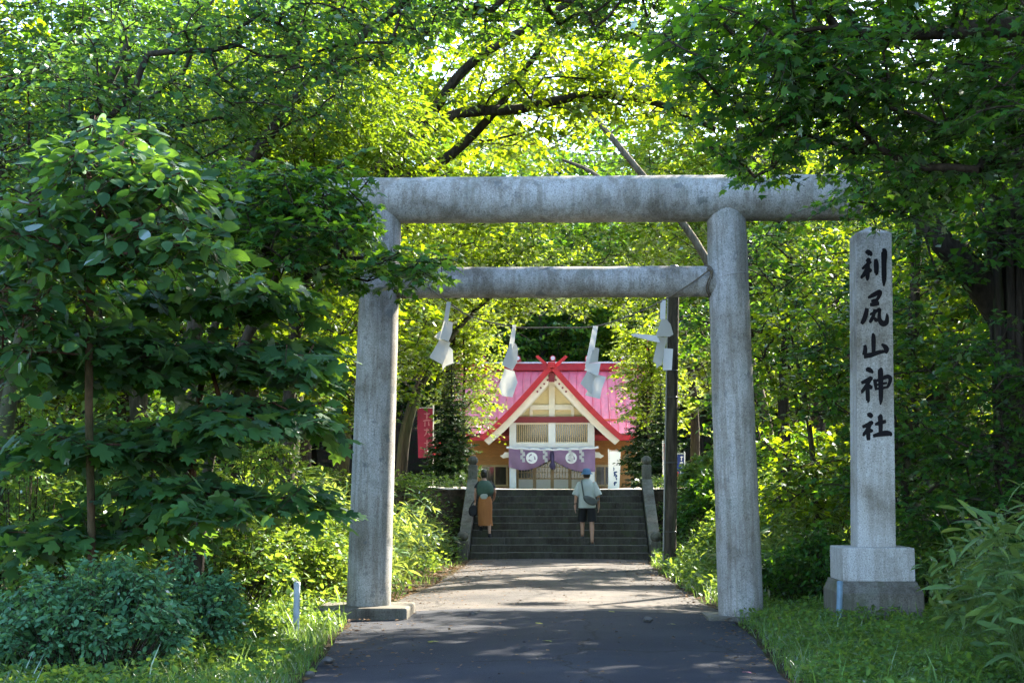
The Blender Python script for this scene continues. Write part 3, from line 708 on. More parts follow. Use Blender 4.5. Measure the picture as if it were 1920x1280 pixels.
# curtain, rope and paper zigzags across the porch
CY_ = HY - .10
zt_c = hzz(840)
cur = root('purple_curtain', (SX, CY_, zt_c), 'purple entrance curtain gathered at the middle with two round white crests', 'curtain')
def swag(s, xo, name):
    n, m = 28, 10; V = []; F = []
    for i in range(n + 1):
        u = i / n; x = SX + (xo - SX) * u      # u = 0 at the middle
        bz = hzz(861) + (hzz(884) - hzz(861)) * min(1, math.sin(min(u * 1.35, 1) * math.pi / 2)) + (.10 * max(0, u - .8) / .2 if s < 0 else .0)
        if s < 0: bz = hzz(859) + (hzz(881) - hzz(859)) * math.sin(min(1, u * 1.5) * math.pi / 2) + .42 * max(0, u - .7) ** 1.3 / .3 * .45
        for j in range(m + 1):
            t = j / m; y = CY_ - .05 * math.sin(u * 17 + t * 1.5) * t - .10 * t * (1 - t) - .12 * math.sin(math.pi * t) * math.sin(math.pi * u)
            V.append((x, y, zt_c + (bz - zt_c) * t))
    for i in range(n):
        for j in range(m): k = i * (m + 1) + j; F.append((k, k + m + 1, k + m + 2, k + 1))
    q = len(V); V += [(x, y + .012, z) for x, y, z in V]; F += [tuple(p + q for p in f[::-1]) for f in F[:]]
    o = MB().add(V, F, True).build(name, 'curtain_purple', cur); return o
cl_, cr_ = swag(-1, c0 - .02, 'curtain_half'), swag(1, c1 + .02, 'curtain_half')
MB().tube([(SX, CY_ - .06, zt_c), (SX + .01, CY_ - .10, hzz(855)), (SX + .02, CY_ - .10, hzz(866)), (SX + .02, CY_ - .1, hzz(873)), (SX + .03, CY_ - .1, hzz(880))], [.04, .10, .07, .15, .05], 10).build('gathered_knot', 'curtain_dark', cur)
def crest(px, py, par):
    c = Vector((hx(px, CY_ - .25), CY_ - .26, hzz(py, CY_ - .25))); rr = .25
    mb = MB(); n = 28
    mb.loft([[(c.x + rr * math.cos(a), y, c.z + rr * math.sin(a)) for a in [2 * math.pi * j / n for j in range(n)]] for y in (c.y, c.y + .05)], smooth=False)
    o = mb.build('crest_disc', 'flag_white', par)
    for k in range(3):
        a0 = R(90 + 120 * k)
        mb = MB(); V = []
        for sgn in (1, -1):
            for i in (range(6) if sgn > 0 else range(5, -1, -1)):
                a = a0 + i * .27; rad = .15 - .006 * i + sgn * (.036 - .006 * i); V.append((c.x + rad * math.cos(a), c.y - .004, c.z + rad * math.sin(a)))
        nn_ = len(V); mb.add(V + [(x, y + .003, z) for x, y, z in V], [tuple(range(nn_)), tuple(range(2 * nn_ - 1, nn_ - 1, -1))] + [(j, j + nn_, (j + 1) % nn_ + nn_, (j + 1) % nn_) for j in range(nn_)])
        mb.build('crest_comma', 'curtain_purple', o)
crest(997, 858, cl_); crest(1071, 858, cr_)
srp = root('porch_rope', (SX, CY_ - .2, hzz(838)), 'white twisted rope hung with paper zigzags above the purple curtain', 'rope')
pts = [(hx(950 + 172 * i / 24), CY_ - .2, hzz(839) - .09 * math.sin(math.pi * i / 24) + .02 * math.sin(i * 1.9)) for i in range(25)]
MB().tube(pts, [.045 + .012 * math.sin(i * 1.9) for i in range(25)], 8).build('rope_line', 'flag_white', srp)
for px in (980, 1022, 1070, 1090):
    x = hx(px); z = hzz(840) - .06; mb = MB()
    for k in range(4):
        M = Matrix.Translation((x + (.045 if k % 2 else -.035), CY_ - .30 - .008 * k, z - .13 * k))
        mb.poly([(-.06, 0), (.06, .02), (.075, -.16), (-.05, -.17)], .004, M)
    mb.build('paper_zigzag', 'paper', srp)

# banners
def nobori(name, label, px0, px1, py0, py1, Y, mat, ink, glyphs, lean=0.0, pole_side=-1):
    a, b = P(px0, py0, Y), P(px1, py1, Y)
    gz = float(hz((a.x + b.x) / 2, Y)); xp = a.x if pole_side < 0 else b.x
    r = root(name, (xp, Y, gz), label, 'banner')
    MB().tube([(xp, Y, gz - .1), (xp, Y, a.z + .1)], .016, 8).build('pole', 'flag_white', r)
    MB().tube([(a.x - .03, Y, a.z + .03), (b.x + .03, Y, a.z + .03)], .010, 6).build('top_rod', 'flag_white', r)
    n, m = 8, 16; V = []; F = []
    def pt(u, t, d=0): return Vector((a.x + .03 + (b.x - a.x - .03) * u + lean * t * t, Y - .05 * math.sin(u * 3 + t * 5) * (.3 + t) - d, a.z + (b.z - a.z) * t))
    for i in range(n + 1):
        for j in range(m + 1): V.append(pt(i / n, j / m))
    for i in range(n):
        for j in range(m): k = i * (m + 1) + j; F.append((k, k + m + 1, k + m + 2, k + 1))
    q = len(V); V += [(v[0], v[1] + .004, v[2]) for v in V]; F += [tuple(p + q for p in f[::-1]) for f in F[:]]
    fl = MB().add(V, F, True).build('cloth', mat, r)
    mb = MB()
    for st in glyphs: ribbon(st, lambda x, y, h: pt(x / 100, y / 300, .006 + h), mb, .003)
    mb.build('lettering', ink, fl)
nobori('white_banner', 'tall white banner with blue brush lettering right of the shrine entrance', 1141, 1164, 846, 921, 62, 'flag_white', 'flag_ink',
       [[(38, 118, 3), (44, 130, 5), (42, 146, 3)], [(50, 150, 6), (52, 172, 9), (48, 186, 4)], [(42, 160, 5), (66, 154, 8), (72, 150, 4)], [(58, 170, 5), (70, 184, 9), (58, 190, 6)], [(66, 196, 4), (70, 204, 7), (74, 214, 3)], [(54, 226, 5), (58, 242, 9), (56, 256, 5)], [(48, 240, 4), (68, 232, 8), (76, 234, 4)]], -.08)
nobori('red_banner', 'faded crimson banner with pale lettering among trees left of the steps', 781, 812, 766, 858, 46, 'flag_red', 'flag_pale',
       [[(40, 30, 2), (60, 32, 5), (80, 28, 3)], [(60, 20, 3), (60, 52, 6), (58, 62, 2)], [(36, 76, 3), (58, 70, 6), (80, 72, 3)], [(48, 78, 3), (46, 108, 5)], [(70, 78, 3), (72, 104, 6)], [(40, 128, 3), (60, 130, 5), (78, 126, 3)], [(60, 118, 4), (54, 150, 5), (40, 166, 2)], [(62, 140, 3), (76, 160, 5)], [(58, 190, 4), (58, 240, 7), (64, 262, 3)], [(40, 210, 3), (78, 206, 5)]], .03, 1)
nobori('small_red_banner', 'small scarlet banner low behind the tall crimson one', 812, 826, 822, 862, 48, 'red_paint', 'flag_white', [[(40, 60, 6), (60, 90, 9)], [(50, 140, 6), (52, 220, 9)]], 0)
nobori('blue_banner', 'dark blue banner with white lettering behind the wooden pole', 1268, 1284, 852, 894, 44, 'flag_blue', 'flag_white', [[(40, 30, 5), (62, 34, 10), (80, 28, 6)], [(58, 20, 6), (56, 80, 9)], [(36, 110, 6), (66, 104, 11), (84, 110, 5)], [(46, 130, 6), (70, 170, 10)], [(60, 190, 6), (56, 260, 10)]], -.05, 1)
nobori('narrow_red_banner', 'narrow red banner just left of the wooden pole', 1243, 1252, 832, 862, 43, 'red_paint', 'flag_white', [[(50, 60, 10), (52, 220, 12)]], 0)
cn = P(1270, 905, 41); czg = float(hz(cn.x, 41))
MB().tube([(cn.x, 41, czg - .02), (cn.x, 41, czg + .03), (cn.x, 41, czg + .035), (cn.x, 41, czg + .45)], [.17, .17, .13, .03], 14).build('traffic_cone', 'red_paint')
tag(bpy.data.objects['traffic_cone'], 'small red cone on the yard edge behind the wooden pole', 'cone')
# ------------------------------------------------------------------ people
def skin_body(name, nodes, edges, rootn, parent, mat='skin'):
    """one continuous surface grown over a joint skeleton"""
    names = list(nodes); me = bpy.data.meshes.new(name)
    me.from_pydata([nodes[k][:3] for k in names], [(names.index(a), names.index(b)) for a, b in edges], [])
    o = bpy.data.objects.new(name, me); C.objects.link(o); o.parent = parent
    md = o.modifiers.new('skin', 'SKIN'); md.use_smooth_shade = True
    if not me.skin_vertices: 
        bm = bmesh.new(); bm.from_mesh(me); bm.verts.layers.skin.verify(); bm.to_mesh(me); bm.free()
    sv = me.skin_vertices[0].data
    for i, k in enumerate(names):
        r = nodes[k][3]; r = r if isinstance(r, tuple) else (r, r)
        sv[i].radius = r; sv[i].use_root = (k == rootn)
    sb = o.modifiers.new('sub', 'SUBSURF'); sb.levels = 2; sb.render_levels = 2
    me.materials.append(MATS[mat]); return o
def hand(nodes, edges, wrist, s, pre, d=Vector((0, 0, -1))):
    w = Vector(nodes[wrist][:3]); palm = w + d * .07
    nodes[pre + 'palm'] = (*palm, (.020, .036)); edges.append((wrist, pre + 'palm'))
    for i, (dy, L) in enumerate(((.030, .070), (.010, .082), (-.010, .076), (-.028, .058))):
        a = palm + d * .035 + Vector((0, dy, 0)); b = a + d * L * .55 + Vector((-s * .004, .004, 0)); c = b + d * L * .45 + Vector((-s * .016, .002, 0))
        for q, (v, r) in enumerate(((a, .0095), (b, .0085), (c, .007))): nodes[f'{pre}f{i}{q}'] = (*v, r)
        edges += [(pre + 'palm', f'{pre}f{i}0'), (f'{pre}f{i}0', f'{pre}f{i}1'), (f'{pre}f{i}1', f'{pre}f{i}2')]
    t0 = w + d * .045 + Vector((-s * .01, .038, 0)); t1 = t0 + d * .04 + Vector((-s * .012, .014, 0))
    nodes[pre + 't0'] = (*t0, .011); nodes[pre + 't1'] = (*t1, .008); edges += [(pre + 'palm', pre + 't0'), (pre + 't0', pre + 't1')]
def ell(cx, cy, cz, rx, ry, n=20, wob=0, tx=0, ty=0):
    return [(cx + rx * (1 + wob * math.sin(5 * a + cz * 30)) * math.cos(a), cy + ry * (1 + wob * math.cos(4 * a + cz * 20)) * math.sin(a), cz + tx * math.cos(a) + ty * math.sin(a)) for a in [2 * math.pi * j / n for j in range(n)]]
def cloth(rings, name, mat, parent, extra=(), cap=True):
    mb = MB().loft(rings, cap=cap)
    for e in extra: mb.loft(e, cap=cap)
    o = mb.build(name, mat)
    o.parent = parent
    sb = o.modifiers.new('sub', 'SUBSURF'); sb.levels = 1; sb.render_levels = 1
    return o
def local(mb, name, mat, parent, bevel=0):
    o = mb.build(name, mat, None, bevel); o.parent = parent; return o
def limb_rings(a, b, ra, rb, n=5, seg=16):
    a, b = Vector(a), Vector(b); t = (b - a).normalized(); u = Vector((0, 1, 0)).cross(t).normalized(); w = t.cross(u); o = []
    for i in range(n):
        q = i / (n - 1); p = a.lerp(b, q); r = ra + (rb - ra) * q
        o.append([tuple(p + (u * math.cos(k) + w * math.sin(k)) * r) for k in [2 * math.pi * j / seg for j in range(seg)]])
    return o
# man: lower foot on the second step, other foot on the third
MPX = P(1101, 1010, ST_Y + .52)
man = root('person', (MPX.x, ST_Y + .53, 2 * ST_R), 'person in pale grey shirt, black shorts and blue cap climbing the steps', 'person')
N = {'pelvis': (0, .04, .93, (.13, .10)), 'belly': (0, .06, 1.08, (.13, .10)), 'chest': (0, .09, 1.28, (.15, .11)), 'neckb': (0, .11, 1.44, .07), 'neck': (0, .13, 1.49, .052), 'jaw': (0, .155, 1.555, (.062, .07)), 'head': (0, .15, 1.625, (.076, .092)), 'crown': (0, .145, 1.69, (.06, .07)),
     'nose': (0, .262, 1.60, .012), 'earl': (-.086, .145, 1.61, .014), 'earr': (.086, .145, 1.61, .014),
     'hl': (-.095, .05, .88, .088), 'tl': (-.10, .16, .74, .080), 'kl': (-.105, .27, .585, .058), 'cl': (-.105, .235, .45, .056), 'al': (-.105, .20, .245, .036), 'hel': (-.105, .165, .20, .034), 'ftl': (-.11, .29, .188, .036), 'tol': (-.115, .37, .175, .026),
     'hr': (.095, .04, .88, .088), 'tr': (.105, .05, .70, .080), 'kr': (.11, .05, .50, .058), 'cr': (.11, .005, .36, .057), 'ar': (.11, -.05, .09, .036), 'her': (.11, -.085, .045, .034), 'ftr': (.12, .04, .035, .036), 'tor': (.125, .12, .022, .026),
     'sl': (-.175, .10, 1.40, .062), 'el': (-.245, .06, 1.14, .042), 'wl': (-.272, .09, .90, .028),
     'sr': (.175, .10, 1.40, .062), 'er': (.25, .07, 1.14, .042), 'wr': (.268, .13, .91, .028)}
E = [('pelvis', 'belly'), ('belly', 'chest'), ('chest', 'neckb'), ('neckb', 'neck'), ('neck', 'jaw'), ('jaw', 'head'), ('head', 'crown'), ('head', 'nose'), ('head', 'earl'), ('head', 'earr'),
     ('pelvis', 'hl'), ('hl', 'tl'), ('tl', 'kl'), ('kl', 'cl'), ('cl', 'al'), ('al', 'hel'), ('al', 'ftl'), ('ftl', 'tol'), ('pelvis', 'hr'), ('hr', 'tr'), ('tr', 'kr'), ('kr', 'cr'), ('cr', 'ar'), ('ar', 'her'), ('ar', 'ftr'), ('ftr', 'tor'),
     ('chest', 'sl'), ('sl', 'el'), ('el', 'wl'), ('chest', 'sr'), ('sr', 'er'), ('er', 'wr')]
hand(N, E, 'wl', -1, 'L'); hand(N, E, 'wr', 1, 'R')
skin_body('body', N, E, 'pelvis', man)
tors = [ell(0, .05, .84, .205, .150, wob=.03), ell(0, .05, .90, .200, .148, wob=.02), ell(0, .06, 1.05, .192, .140, wob=.015), ell(0, .08, 1.20, .200, .142), ell(0, .09, 1.32, .212, .142), ell(0, .105, 1.41, .185, .120), ell(0, .115, 1.46, .110, .090), ell(0, .125, 1.50, .066, .066)]
cloth(tors, 'shirt', 'shirt_grey', man, [limb_rings((-.13, .10, 1.405), (-.258, .065, 1.12), .088, .098), limb_rings((.13, .10, 1.405), (.262, .075, 1.12), .088, .098)])
cloth([ell(0, .045, .97, .168, .132), ell(0, .045, .90, .178, .140), ell(0, .05, .82, .185, .140)], 'shorts', 'cloth_black', man, [limb_rings((-.09, .06, .86), (-.112, .215, .56), .105, .108), limb_rings((.095, .045, .86), (.115, .055, .53), .105, .108)])
# bucket-shaped cap and hair under it
hr_ = [ell(0, .135, 1.53, .066, .066), ell(0, .135, 1.58, .084, .090), ell(0, .14, 1.64, .088, .100), ell(0, .145, 1.70, .07, .085)]
cloth(hr_, 'hair', 'hair', man)
cloth([ell(0, .145, 1.615, .138, .150, ty=.012), ell(0, .147, 1.628, .132, .145, ty=.012), ell(0, .148, 1.645, .100, .118), ell(0, .15, 1.70, .097, .113), ell(0, .152, 1.735, .082, .095), ell(0, .152, 1.745, .03, .035)], 'cap', 'cap_blue', man)
for s, (fx, fy, fz) in ((-1, (-.11, .285, .153)), (1, (.118, .03, 0))):   # sandals
    MB2 = MB(); out = [(-.04, -.135), (.04, -.135), (.048, -.04), (.05, .06), (.035, .125), (0, .14), (-.035, .125), (-.05, .05), (-.045, -.04)]
    v = [(fx + a, fy + b, fz + .002) for a, b in out] + [(fx + a, fy + b, fz + .022) for a, b in out]; n = len(out)
    MB2.add(v, [tuple(range(n))[::-1], tuple(range(n, 2 * n))] + [(j, (j + 1) % n, n + (j + 1) % n, n + j) for j in range(n)])
    MB2.tube([(fx - .05, fy + .03, fz + .015), (fx - .03, fy + .04, fz + .062), (fx, fy + .045, fz + .078), (fx + .03, fy + .04, fz + .062), (fx + .05, fy + .03, fz + .015)], .012, 6)
    local(MB2, 'sandal', 'bag_grey', man)
local(MB().tube([(-.272 + .036 * math.cos(a), .085 + .036 * math.sin(a), .935 + .005 * math.cos(a)) for a in [2 * math.pi * j / 16 for j in range(17)]], .010, 6, cap=False), 'wristband', 'cloth_black', man)
bag = root('shoulder_bag', man.location + Vector((.08, -.12, 1.02)), 'dark grey crossbody bag worn on the back of the capped person', 'bag')
mb = MB(); bo = [(-.17, .10), (-.10, .115), (.06, .07), (.15, .01), (.16, -.07), (.10, -.13), (-.02, -.12), (-.12, -.05), (-.18, .03)]
n = len(bo); lay = [(.0, .80), (-.035, 1.0), (-.075, 1.0), (-.105, .78)]
rings = [[(x * k, yy, z * k) for x, z in bo] for yy, k in lay]
o = cloth(rings, 'pouch', 'bag_grey', bag)
local(MB().tube(smooth_path([(-.15, -.03, .08), (-.17, -.012, .20), (-.19, -.005, .32), (-.20, .05, .42), (-.19, .14, .46)]), .018, 6), 'strap', 'bag_grey', bag)
local(MB().tube(smooth_path([(.14, -.03, -.02), (.17, .06, -.01), (.19, .17, .04)]), .018, 6), 'strap', 'bag_grey', bag)
local(MB().box(-.13, .08, -.112, -.106, .02, .028), 'zip', 'metal_dark', bag)

# woman: lower foot on the third step, other foot on the fourth
WPX = P(909, 1000, ST_Y + .88)
wom = root('person', (WPX.x, ST_Y + .90, 3 * ST_R), 'person in long rust skirt, black top and dark green shawl climbing the steps', 'person')
N = {'pelvis': (0, .04, .86, (.12, .10)), 'belly': (0, .055, 1.0, (.10, .085)), 'chest': (-.01, .08, 1.18, (.125, .10)), 'neckb': (-.015, .10, 1.31, .055), 'neck': (-.02, .11, 1.355, .042), 'jaw': (-.025, .135, 1.41, (.055, .062)), 'head': (-.025, .13, 1.475, (.07, .085)), 'crown': (-.025, .125, 1.535, (.055, .065)),
     'nose': (-.025, .235, 1.455, .011), 'earl': (-.104, .125, 1.46, .012), 'earr': (.054, .125, 1.46, .012),
     'hl': (-.085, .05, .81, .082), 'kl': (-.095, .22, .56, .054), 'cl': (-.095, .19, .42, .050), 'al': (-.095, .16, .235, .032), 'hel': (-.095, .13, .195, .03), 'ftl': (-.10, .24, .182, .032), 'tol': (-.10, .31, .172, .024),
     'hr': (.085, .04, .81, .082), 'kr': (.10, .04, .46, .054), 'cr': (.105, -.01, .33, .050), 'ar': (.11, -.07, .11, .032), 'her': (.11, -.10, .06, .03), 'ftr': (.115, .0, .04, .032), 'tor': (.12, .07, .022, .024),
     'sl': (-.16, .085, 1.26, .05), 'el': (-.225, .04, 1.03, .036), 'wl': (-.235, .10, .82, .024),
     'sr': (.14, .085, 1.26, .05), 'er': (.235, .05, 1.05, .036), 'wr': (.21, .20, .92, .024)}
hand(N, E2 := [e for e in E if not any(k[0] in 'LR' and k[1:2] in 'pft' and len(k) > 2 and k[0].isupper() for k in e) and 'tl' not in e and 'tr' not in e] + [('hl', 'kl'), ('hr', 'kr')], 'wl', -1, 'L'); hand(N, E2, 'wr', 1, 'R', Vector((-.25, .55, -.6)).normalized())
skin_body('body', N, E2, 'pelvis', wom)
cloth([ell(0, .04, .80, .15, .12), ell(0, .045, .90, .135, .11), ell(0, .06, 1.02, .128, .105), ell(-.01, .075, 1.15, .150, .115), ell(-.012, .09, 1.25, .150, .10), ell(-.015, .10, 1.31, .085, .07)], 'top', 'cloth_black', wom, [limb_rings((-.11, .085, 1.265), (-.205, .055, 1.12), .066, .068), limb_rings((.09, .085, 1.265), (.205, .06, 1.12), .066, .068)])
cloth([ell(0, .045, .95, .128, .108), ell(0, .045, .88, .160, .135, wob=.02), ell(0, .05, .74, .178, .155, wob=.03), ell(.0, .07, .55, .172, .175, wob=.05), ell(.005, .07, .38, .168, .185, wob=.07), ell(.01, .06, .27, .172, .19, wob=.09)], 'skirt', 'skirt_rust', wom)
cloth([ell(-.02, -.03, .92, .06, .02), ell(-.01, -.04, .96, .16, .05, wob=.05), ell(.01, -.04, 1.04, .215, .085, wob=.05), ell(.005, -.02, 1.15, .205, .11, wob=.03), ell(-.005, .02, 1.25, .165, .105, wob=.02), ell(-.015, .06, 1.31, .10, .07)], 'shawl', 'shawl_green', wom)
cloth([ell(-.02, -.075, .885, .05, .02), ell(-.02, -.085, .93, .10, .025), ell(-.01, -.10, .985, .085, .025), ell(-.005, -.10, 1.0, .04, .015)], 'waist_knot', 'shirt_grey', wom)
cloth([ell(-.025, .105, 1.37, .055, .05), ell(-.025, .105, 1.42, .077, .082), ell(-.025, .115, 1.48, .083, .098), ell(-.025, .12, 1.55, .066, .078), ell(-.025, .12, 1.575, .03, .035)], 'hair', 'hair', wom)
cloth([ell(-.025, .025, 1.45, .012, .012), ell(-.025, .01, 1.47, .045, .035), ell(-.025, .005, 1.50, .048, .038), ell(-.025, .01, 1.535, .02, .018)], 'hair_bun', 'hair', wom)
for (fx, fy, fz) in ((-.098, .22, .153), (.115, -.01, 0)):
    cloth([ell(fx, fy + .0, fz + .006, .042, .125), ell(fx, fy, fz + .03, .045, .128), ell(fx, fy - .03, fz + .065, .038, .085), ell(fx, fy - .055, fz + .09, .034, .045)], 'shoe', 'cloth_black', wom)
hb = root('handbag', wom.location + Vector((-.275, .04, .62)), 'black bag hanging at the side of the person in the rust skirt', 'bag')
rings = [[(x * k, -.10 * 1 + yy, z * k) for x, z in [(-.09, .13), (.09, .14), (.11, -.02), (.09, -.15), (-.09, -.15), (-.12, -.02)]] for yy, k in ((0.04, .8), (.07, 1), (.13, 1), (.16, .8))]
cloth(rings, 'pouch', 'cloth_black', hb)
local(MB().tube(smooth_path([(-.05, .0, .11), (.02, .03, .22), (.06, .05, .25), (.08, .03, .22), (.06, 0, .11)]), .012, 6), 'handle', 'cloth_black', hb)
# ------------------------------------------------------------------ leaf shapes (unit length along +y)
def fan(half, centre=(0, .35), droop=.18, fold=.10):
    out = [half[0]] + half[1:] + [(-x, y) for x, y in half[-2:0:-1]]
    V = [(centre[0], centre[1], .0)] + [(x, y, -droop * (x * x * 2 + (y - .3) ** 2) + fold * abs(x)) for x, y in out]
    n = len(out); F = [(0, 1 + i, 1 + (i + 1) % n) for i in range(n)]
    return np.array(V), np.array(F)
MAPLE = fan([(0, 0), (.17, .04), (.50, .14), (.26, .32), (.50, .60), (.18, .56), (0, 1.02)])
def cheap(half, droop=.2, fold=.15):     # fewer triangles, for leaves farther off: fanned from the stalk
    out = [half[0]] + half[1:] + [(-x, y) for x, y in half[-2:0:-1]]
    return np.array([(x, y, -droop * (x * x * 2 + (y - .3) ** 2) + fold * abs(x)) for x, y in out]), np.array([(0, i, i + 1) for i in range(1, len(out) - 1)])
MAPLE_L = cheap([(0, 0), (.46, .10), (.20, .28), (.40, .66), (.12, .62), (0, 1.0)])
MULB = fan([(0, 0), (.26, -.04), (.40, .18), (.40, .36), (.20, .44), (.36, .66), (.30, .80), (.13, .74), (0, 1.05)], droop=.25, fold=.14)
OVAL = fan([(0, 0), (.20, .14), (.29, .36), (.26, .60), (.13, .84), (0, 1.0)], (0, .45), .25, .2)
OVAL_L = cheap([(0, 0), (.30, .35), (.20, .70), (0, 1.0)], .2, .2)
STAR_L = cheap([(0, 0), (.45, .22), (.24, .52), (0, 1.0)])
LANCE = (np.array([(0, 0, 0), (.055, .22, .02), (0, .25, 0), (-.055, .22, .02), (.06, .5, -.01), (0, .52, -.03), (-.06, .5, -.01), (.04, .78, -.10), (0, .8, -.11), (-.04, .78, -.10), (0, 1.0, -.22)]),
         np.array([(0, 1, 2), (0, 2, 3), (1, 4, 5), (1, 5, 2), (2, 5, 6), (2, 6, 3), (4, 7, 8), (4, 8, 5), (5, 8, 9), (5, 9, 6), (7, 10, 8), (8, 10, 9)]))
LANCE_L = (np.array([(0, 0, 0), (.07, .35, .0), (-.07, .35, .0), (.05, .72, -.07), (-.05, .72, -.07), (0, 1, -.2)]), np.array([(0, 1, 2), (1, 3, 4), (1, 4, 2), (3, 5, 4)]))
NEEDLE = (np.array([(0, 0, 0), (.16, .3, -.02), (-.16, .3, -.02), (.10, .8, -.08), (-.10, .8, -.08), (0, 1, -.14)]), np.array([(0, 1, 2), (1, 3, 4), (1, 4, 2), (3, 5, 4)]))
def unit(a): return a / np.maximum(np.linalg.norm(a, axis=-1, keepdims=True), 1e-9)
def leaf_arrays(tmpl, pos, axis, nrm, size):
    V, F = tmpl; axis = unit(axis); nrm = unit(nrm - axis * np.sum(nrm * axis, -1, keepdims=True)); side = np.cross(axis, nrm)
    W = pos[:, None, :] + size[:, None, None] * (V[None, :, 0:1] * side[:, None, :] + V[None, :, 1:2] * axis[:, None, :] + V[None, :, 2:3] * nrm[:, None, :])
    n = len(pos); FF = F[None] + (np.arange(n) * len(V))[:, None, None]
    return W.reshape(-1, 3), FF.reshape(-1, 3), len(F)
NTRI = [0]
def leaves(name, tmpl, pos, axis, nrm, size, mat, parent=None, kind=None, shade=None):
    if len(pos) == 0: return None
    V, F, k = leaf_arrays(tmpl, pos, axis, nrm, size)
    r = rng.random(len(pos)) if shade is None else np.clip(shade, 0, 1)
    NTRI[0] += len(F)
    return trimesh(name, V, F, mat, parent, np.repeat(r, k), kind=kind)
def single_leaves(tmpl, pos, ax, nr, sz, mat, rt, n, name='leaf'):
    """the leaves that show largest become objects of their own; returns the mask of the rest"""
    y = np.maximum(pos[:, 1], .5); inv = (np.abs(pos[:, 0] + .035 * y) < .34 * y) & (pos[:, 2] - 1.6 < .325 * y); show = np.where(inv, sz / y, 0); ids = np.argsort(-show)[:n]
    V, F = tmpl; metas = []
    for q in range(6):
        me = bpy.data.meshes.new(name); me.from_pydata([tuple(v) for v in V], [], [tuple(int(i) for i in f) for f in F]); a = me.attributes.new('rnd', 'FLOAT', 'FACE')
        a.data.foreach_set('value', np.full(len(F), (q + .5) / 6.3, dtype=np.float32)); me.materials.append(MATS[mat]); metas.append(me)
    A = unit(ax); N_ = unit(nr - A * np.sum(nr * A, -1, keepdims=True)); S_ = np.cross(A, N_)
    for i in ids:
        o = bpy.data.objects.new(name, metas[random.randrange(6)]); C.objects.link(o); o.parent = rt; o.matrix_parent_inverse = Matrix.Translation(-Vector(rt.location)); s = sz[i]
        o.matrix_basis = Matrix(((S_[i][0] * s, A[i][0] * s, N_[i][0] * s, pos[i][0]), (S_[i][1] * s, A[i][1] * s, N_[i][1] * s, pos[i][1]), (S_[i][2] * s, A[i][2] * s, N_[i][2] * s, pos[i][2]), (0, 0, 0, 1)))
    m = np.ones(len(pos), bool); m[ids] = False; NTRI[0] += n * len(F); return m
# the clear avenue over the path, and the gaps in the roof of leaves that let the sun down to it
def keep(p, avenue=True, sunny=True):
    x, y, z = p[:, 0], p[:, 1], p[:, 2]; k = np.ones(len(p), bool)
    if avenue:
        hw = np.interp(y, [0, 17, 19.5, 30, 40, 46, 54, 60, 66, 67], [1.9, 1.9, 2.05, 2.1, 2.0, 1.75, 1.75, 2.6, 3.4, 6.2]); ht = np.interp(y, [0, 17, 19.5, 30, 45, 58, 66], [4.3, 4.4, 4.2, 4.7, 5.7, 6.9, 7.9])
        ht = ht + .8 * (fbm(x * 1.3, y * 1.3) - .5); hw = hw + .7 * (fbm(y * 1.1, z * 1.1) - .5)
        k &= ~((np.abs(x + .1) < hw) & (z < ht) & (y > 3) & (y < 66.5))
        k &= ~((x > -6.4) & (x < 5.6) & (y > 64) & (y < 76) & (z < 9.4))
    if sunny:
        gz = np.where(y > 33, 1.0, .3); t = np.maximum(0, z - gz) / SD[2]; gxx = x - SD[0] * t; gyy = y - SD[1] * t
        nz = fbm(gxx * .85 + 40, gyy * .85)
        inside = (gxx > -6.0) & (gxx < 6.0) & (gyy > 19.6) & (gyy < 33.0)
        core = (gxx > -5.2) & (gxx < 2.6) & (gyy > 20.2) & (gyy < 24.2)
        bank = (gxx > -5.6) & (gxx < -1.8) & (gyy > 21.5) & (gyy < 32)
        cut = (bank & (nz > .34)) | (inside & (nz > .50)) | (core & (nz > .30)) | ((gyy < 19.6) & (np.abs(gxx) < 2.5) & (nz > .68))
        plaza = (gyy > 40) & (gyy < 66) & (np.abs(gxx) < 9) & (nz > .40)
        k &= ~((cut | plaza) & (z > 2.6))
    return k
def tubes_np(A, B, ra, rb, seg=3):
    """many straight twigs at once"""
    d = unit(B - A); ref = np.tile(np.array([[.31, .22, .92]]), (len(A), 1)); u = unit(np.cross(d, ref)); w = np.cross(d, u)
    ang = np.arange(seg) * 2 * np.pi / seg
    ring = u[:, None] * np.cos(ang)[None, :, None] + w[:, None] * np.sin(ang)[None, :, None]
    V = np.concatenate([A[:, None] + ring * ra[:, None, None], B[:, None] + ring * rb[:, None, None]], 1)
    f = []
    for j in range(seg): f += [(j, (j + 1) % seg, seg + (j + 1) % seg), (j, seg + (j + 1) % seg, seg + j)]
    F = np.array(f)[None] + (np.arange(len(A)) * 2 * seg)[:, None, None]
    return V.reshape(-1, 3), F.reshape(-1, 3)
